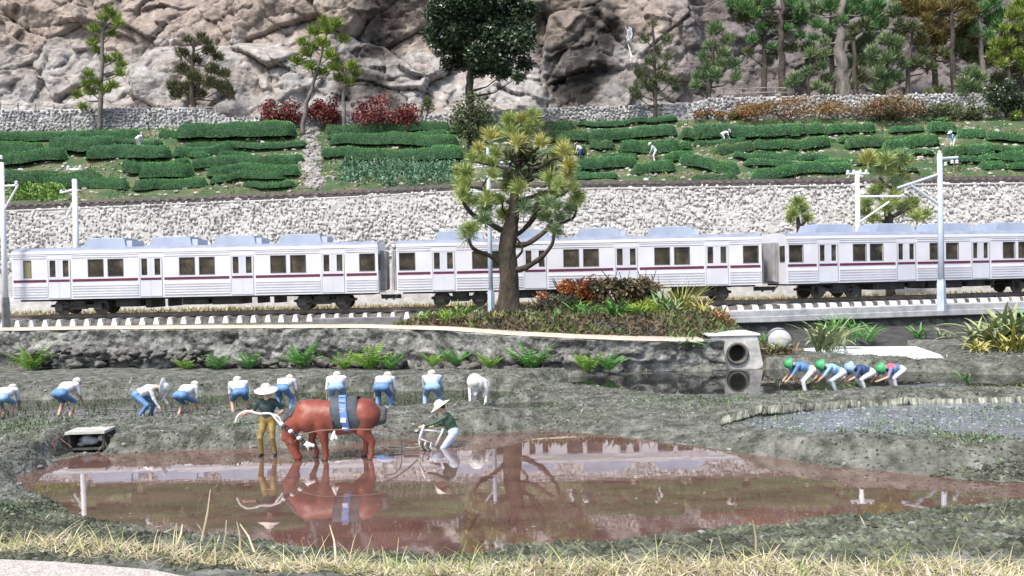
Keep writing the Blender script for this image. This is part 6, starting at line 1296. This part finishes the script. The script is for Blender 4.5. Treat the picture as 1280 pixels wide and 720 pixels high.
lev, P = POND['front']; X_ = rng.uniform(P[:, 0].min(), P[:, 0].max(), 700); Y_ = rng.uniform(P[:, 1].min(), P[:, 1].max(), 700); s_ = sdist(P, X_, Y_); k = (s_ < -.05) & ((s_ > -.8) | (rng.random(700) < .15)); m = int(k.sum()); b = B(); D = rdir(m); D[:, 2] = .02; cards(b, np.c_[X_[k], Y_[k], np.full(m, .006)], D, np.tile((0, 0, 1.), (m, 1)), rng.uniform(.03, .12, m), rng.uniform(.01, .035, m))
b.build('floating_debris', mat('floating_debris', (.10, .08, .05), (.45, .42, .34), scale=3, rough=.8, island=.4), label='bits of leaf and straw floating on the reddish water', category='debris', kind='stuff')
# exposed reddish roots at the foot of the front dyke
b = B()
for (x0, x1, y, n) in ((5, 75, 560, 60), (210, 320, 548, 70), (150, 200, 548, 16)):
    for _ in range(n):
        px = rng.uniform(x0, x1); Yw = on(px, y + 8, 0)[1]; X_ = on(px, y + 8, 0)[0]; Ye = Yw
        while landz(X_, Ye) < .1 and Ye < Yw + 2.5: Ye += .08
        p = np.array((X_, Ye, rng.uniform(.1, .42))); b.tube([p + (0, .1, 0), p + (rng.normal(0, .05), -.06, -.06), p + (rng.normal(0, .1), -.12, -.28)], [.02, .017, .008], 4)
b.build('roots', mat('reddish_roots', (.09, .04, .033), (.24, .12, .10), scale=3, rough=.8, island=.4), label='reddish roots hanging out of the front dyke over the muddy water', category='roots', kind='stuff')
# mud lumps and seedlings in the planting strip
n = 4200; lev, P = POND['planting']; X_ = rng.uniform(P[:, 0].min(), P[:, 0].max(), n); Y_ = rng.uniform(P[:, 1].min(), P[:, 1].max(), n); k = sdist(P, X_, Y_) < -.15; X_, Y_ = X_[k], Y_[k]; n = len(X_)
b = B(); cards(b, np.c_[X_, Y_, np.full(n, lev - .02)], rdir(n, 1.0), rdir(n), rng.uniform(.06, .2, n), .03); b.build('seedlings', mat('rice_seedlings', (.04, .08, .03), (.14, .20, .08), scale=.6, rough=.7, island=.4), label='small dark rice seedlings in the back planting paddy', category='seedlings', kind='stuff')
# grit on the weedy paddy
n = 2600; lev, P = POND['weedy']; X_ = rng.uniform(P[:, 0].min(), 18, n); Y_ = rng.uniform(P[:, 1].min(), P[:, 1].max(), n); k = sdist(P, X_, Y_) < 0; X_, Y_ = X_[k], Y_[k]; r = rng.uniform(.015, .045, len(X_)); b = B(); scatter_rocks(b, np.c_[X_, Y_, np.full(len(X_), lev)], np.c_[r * 1.3, r, r * .6], amp=.4)
b.build('paddy_grit', mat('pale_grit', (.13, .15, .15), (.30, .33, .34), scale=1, rough=.8, island=.5), label='pale grit lying in the shallow grey paddy at the right', category='grit', kind='stuff')
# braided straw edging along the dyke behind the weedy paddy
M_str = mat('grey_straw_bundle', (.14, .14, .11), (.34, .33, .28), scale=3, rough=.95, bump=.8, bscale=20)
b = B(); E_ = [on(x, y, .6) for x, y in [(905, 514), (960, 508), (1010, 502), (1070, 497), (1150, 494), (1230, 492), (1330, 491)]]; C_, tt = curve(E_, 60); 
b2 = B()
for i in range(0, len(C_) - 1, 2):
    c = C_[i]; z = landz(c[0], c[1]); l = rng.uniform(.22, .34); dx = rng.uniform(.05, .16); b2.tube([(c[0] - dx, c[1] - .28, z + .02), (c[0], c[1] - .05, z + .14), (c[0] + dx, c[1] + .2, z + .05)], [.03, rng.uniform(.045, .07), .03], 5)
b2.build('straw_edging', mat('straw_twist', (.07, .075, .055), (.26, .27, .22), scale=2, rough=.95, island=.6), label='twisted straw edging along the dyke between dark pond and weedy paddy', category='edging', kind='stuff')

# ---- foreground: concrete path corner and dry grass
M_fp = mat('gritty_pale_path', (.36, .31, .28), (.60, .55, .51), scale=9, rough=.95, bump=.7, bscale=30, detail=10, nr=.7)
fp_ = [on(x, y, .56) for x, y in [(-140, 694), (0, 699), (70, 702), (130, 707), (190, 712), (240, 722), (260, 800), (-140, 800)]]
n = len(fp_); b = B(); b.poly([(p[0], p[1], .56) for p in fp_][::-1]); b.add([(p[0], p[1], .56) for p in fp_] + [(p[0], p[1], .3) for p in fp_], [(i, n + i, n + (i + 1) % n, (i + 1) % n) for i in range(n)]); b.build('concrete_path', M_fp, kind='structure')
M_gr = mat('foreground_grass', (.50, .41, .27), (.82, .73, .55), (.42, .40, .20), scale=1.6, rough=.7, island=.35, hue=.025, transl=.25)
def gstrip(n, x0, x1, ya, yb, l0, l1, w, lean=.5):
    px = rng.uniform(x0, x1, n); py = np.interp(px, [0, 250, 450, 640, 1280], ya) + (np.interp(px, [0, 250, 450, 640, 1280], yb) - np.interp(px, [0, 250, 450, 640, 1280], ya)) * rng.random(n)
    P3 = np.array([on(x, y, .46) for x, y in zip(px, py)]); P3[:, 2] = land(P3[:, 0], P3[:, 1]) - .02; P3[:, 2] = np.maximum(P3[:, 2], .3 * 0 + P3[:, 2])
    a = rng.uniform(0, 6.28, n); D = np.stack([np.cos(a) * lean, np.sin(a) * lean * .8, rng.uniform(.35, 1.2, n)], -1)
    b = B(); blades(b, P3, D, rng.uniform(l0, l1, n), w * rng.uniform(.6, 1.3, n), rng.uniform(.1, .8, n), seg=3); return b
YA, YB = [672, 683, 696, 702, 708], [690, 708, 716, 728, 735]
gstrip(8000, -40, 1330, YA, YB, .10, .28, .02, 1.2).build('dry_grass', M_gr, label='matted dry yellow grass along the near edge of the pond', category='grass', kind='stuff')
gstrip(1000, -40, 1330, YA, YB, .2, .55, .02, .7).build('dry_grass', mat('taller_grass', (.62, .54, .34), (.36, .40, .14), scale=.9, rough=.7, island=.35, hue=.02, transl=.25), label='taller yellow green blades rising from the matted foreground grass', category='grass', kind='stuff')
gstrip(650, -40, 1330, YA, YB, .12, .42, .02, .8).build('green_grass', mat('green_blades', (.16, .22, .05), (.34, .40, .12), scale=1.2, rough=.6, island=.35, hue=.02, transl=.25), label='fresh green blades mixed into the dry foreground grass', category='grass', kind='stuff')
b = B()
for (x, y, x2, y2) in ((252, 676, 263, 612), (278, 690, 283, 650), (300, 688, 296, 652), (318, 690, 300, 655), (222, 680, 228, 655), (420, 700, 412, 656), (945, 700, 941, 650), (955, 705, 975, 680)):
    p = on(x, y, .46); e = at(x2, y2, p[1] + .05); b.tube([p, (p + e) / 2 + np.array((.02, 0, .02)), e], [.018, .014, .006], 5)
b.build('straw_stalks', M_gr, label='single dry stalks sticking up before the reddish water', category='grass', kind='stuff')
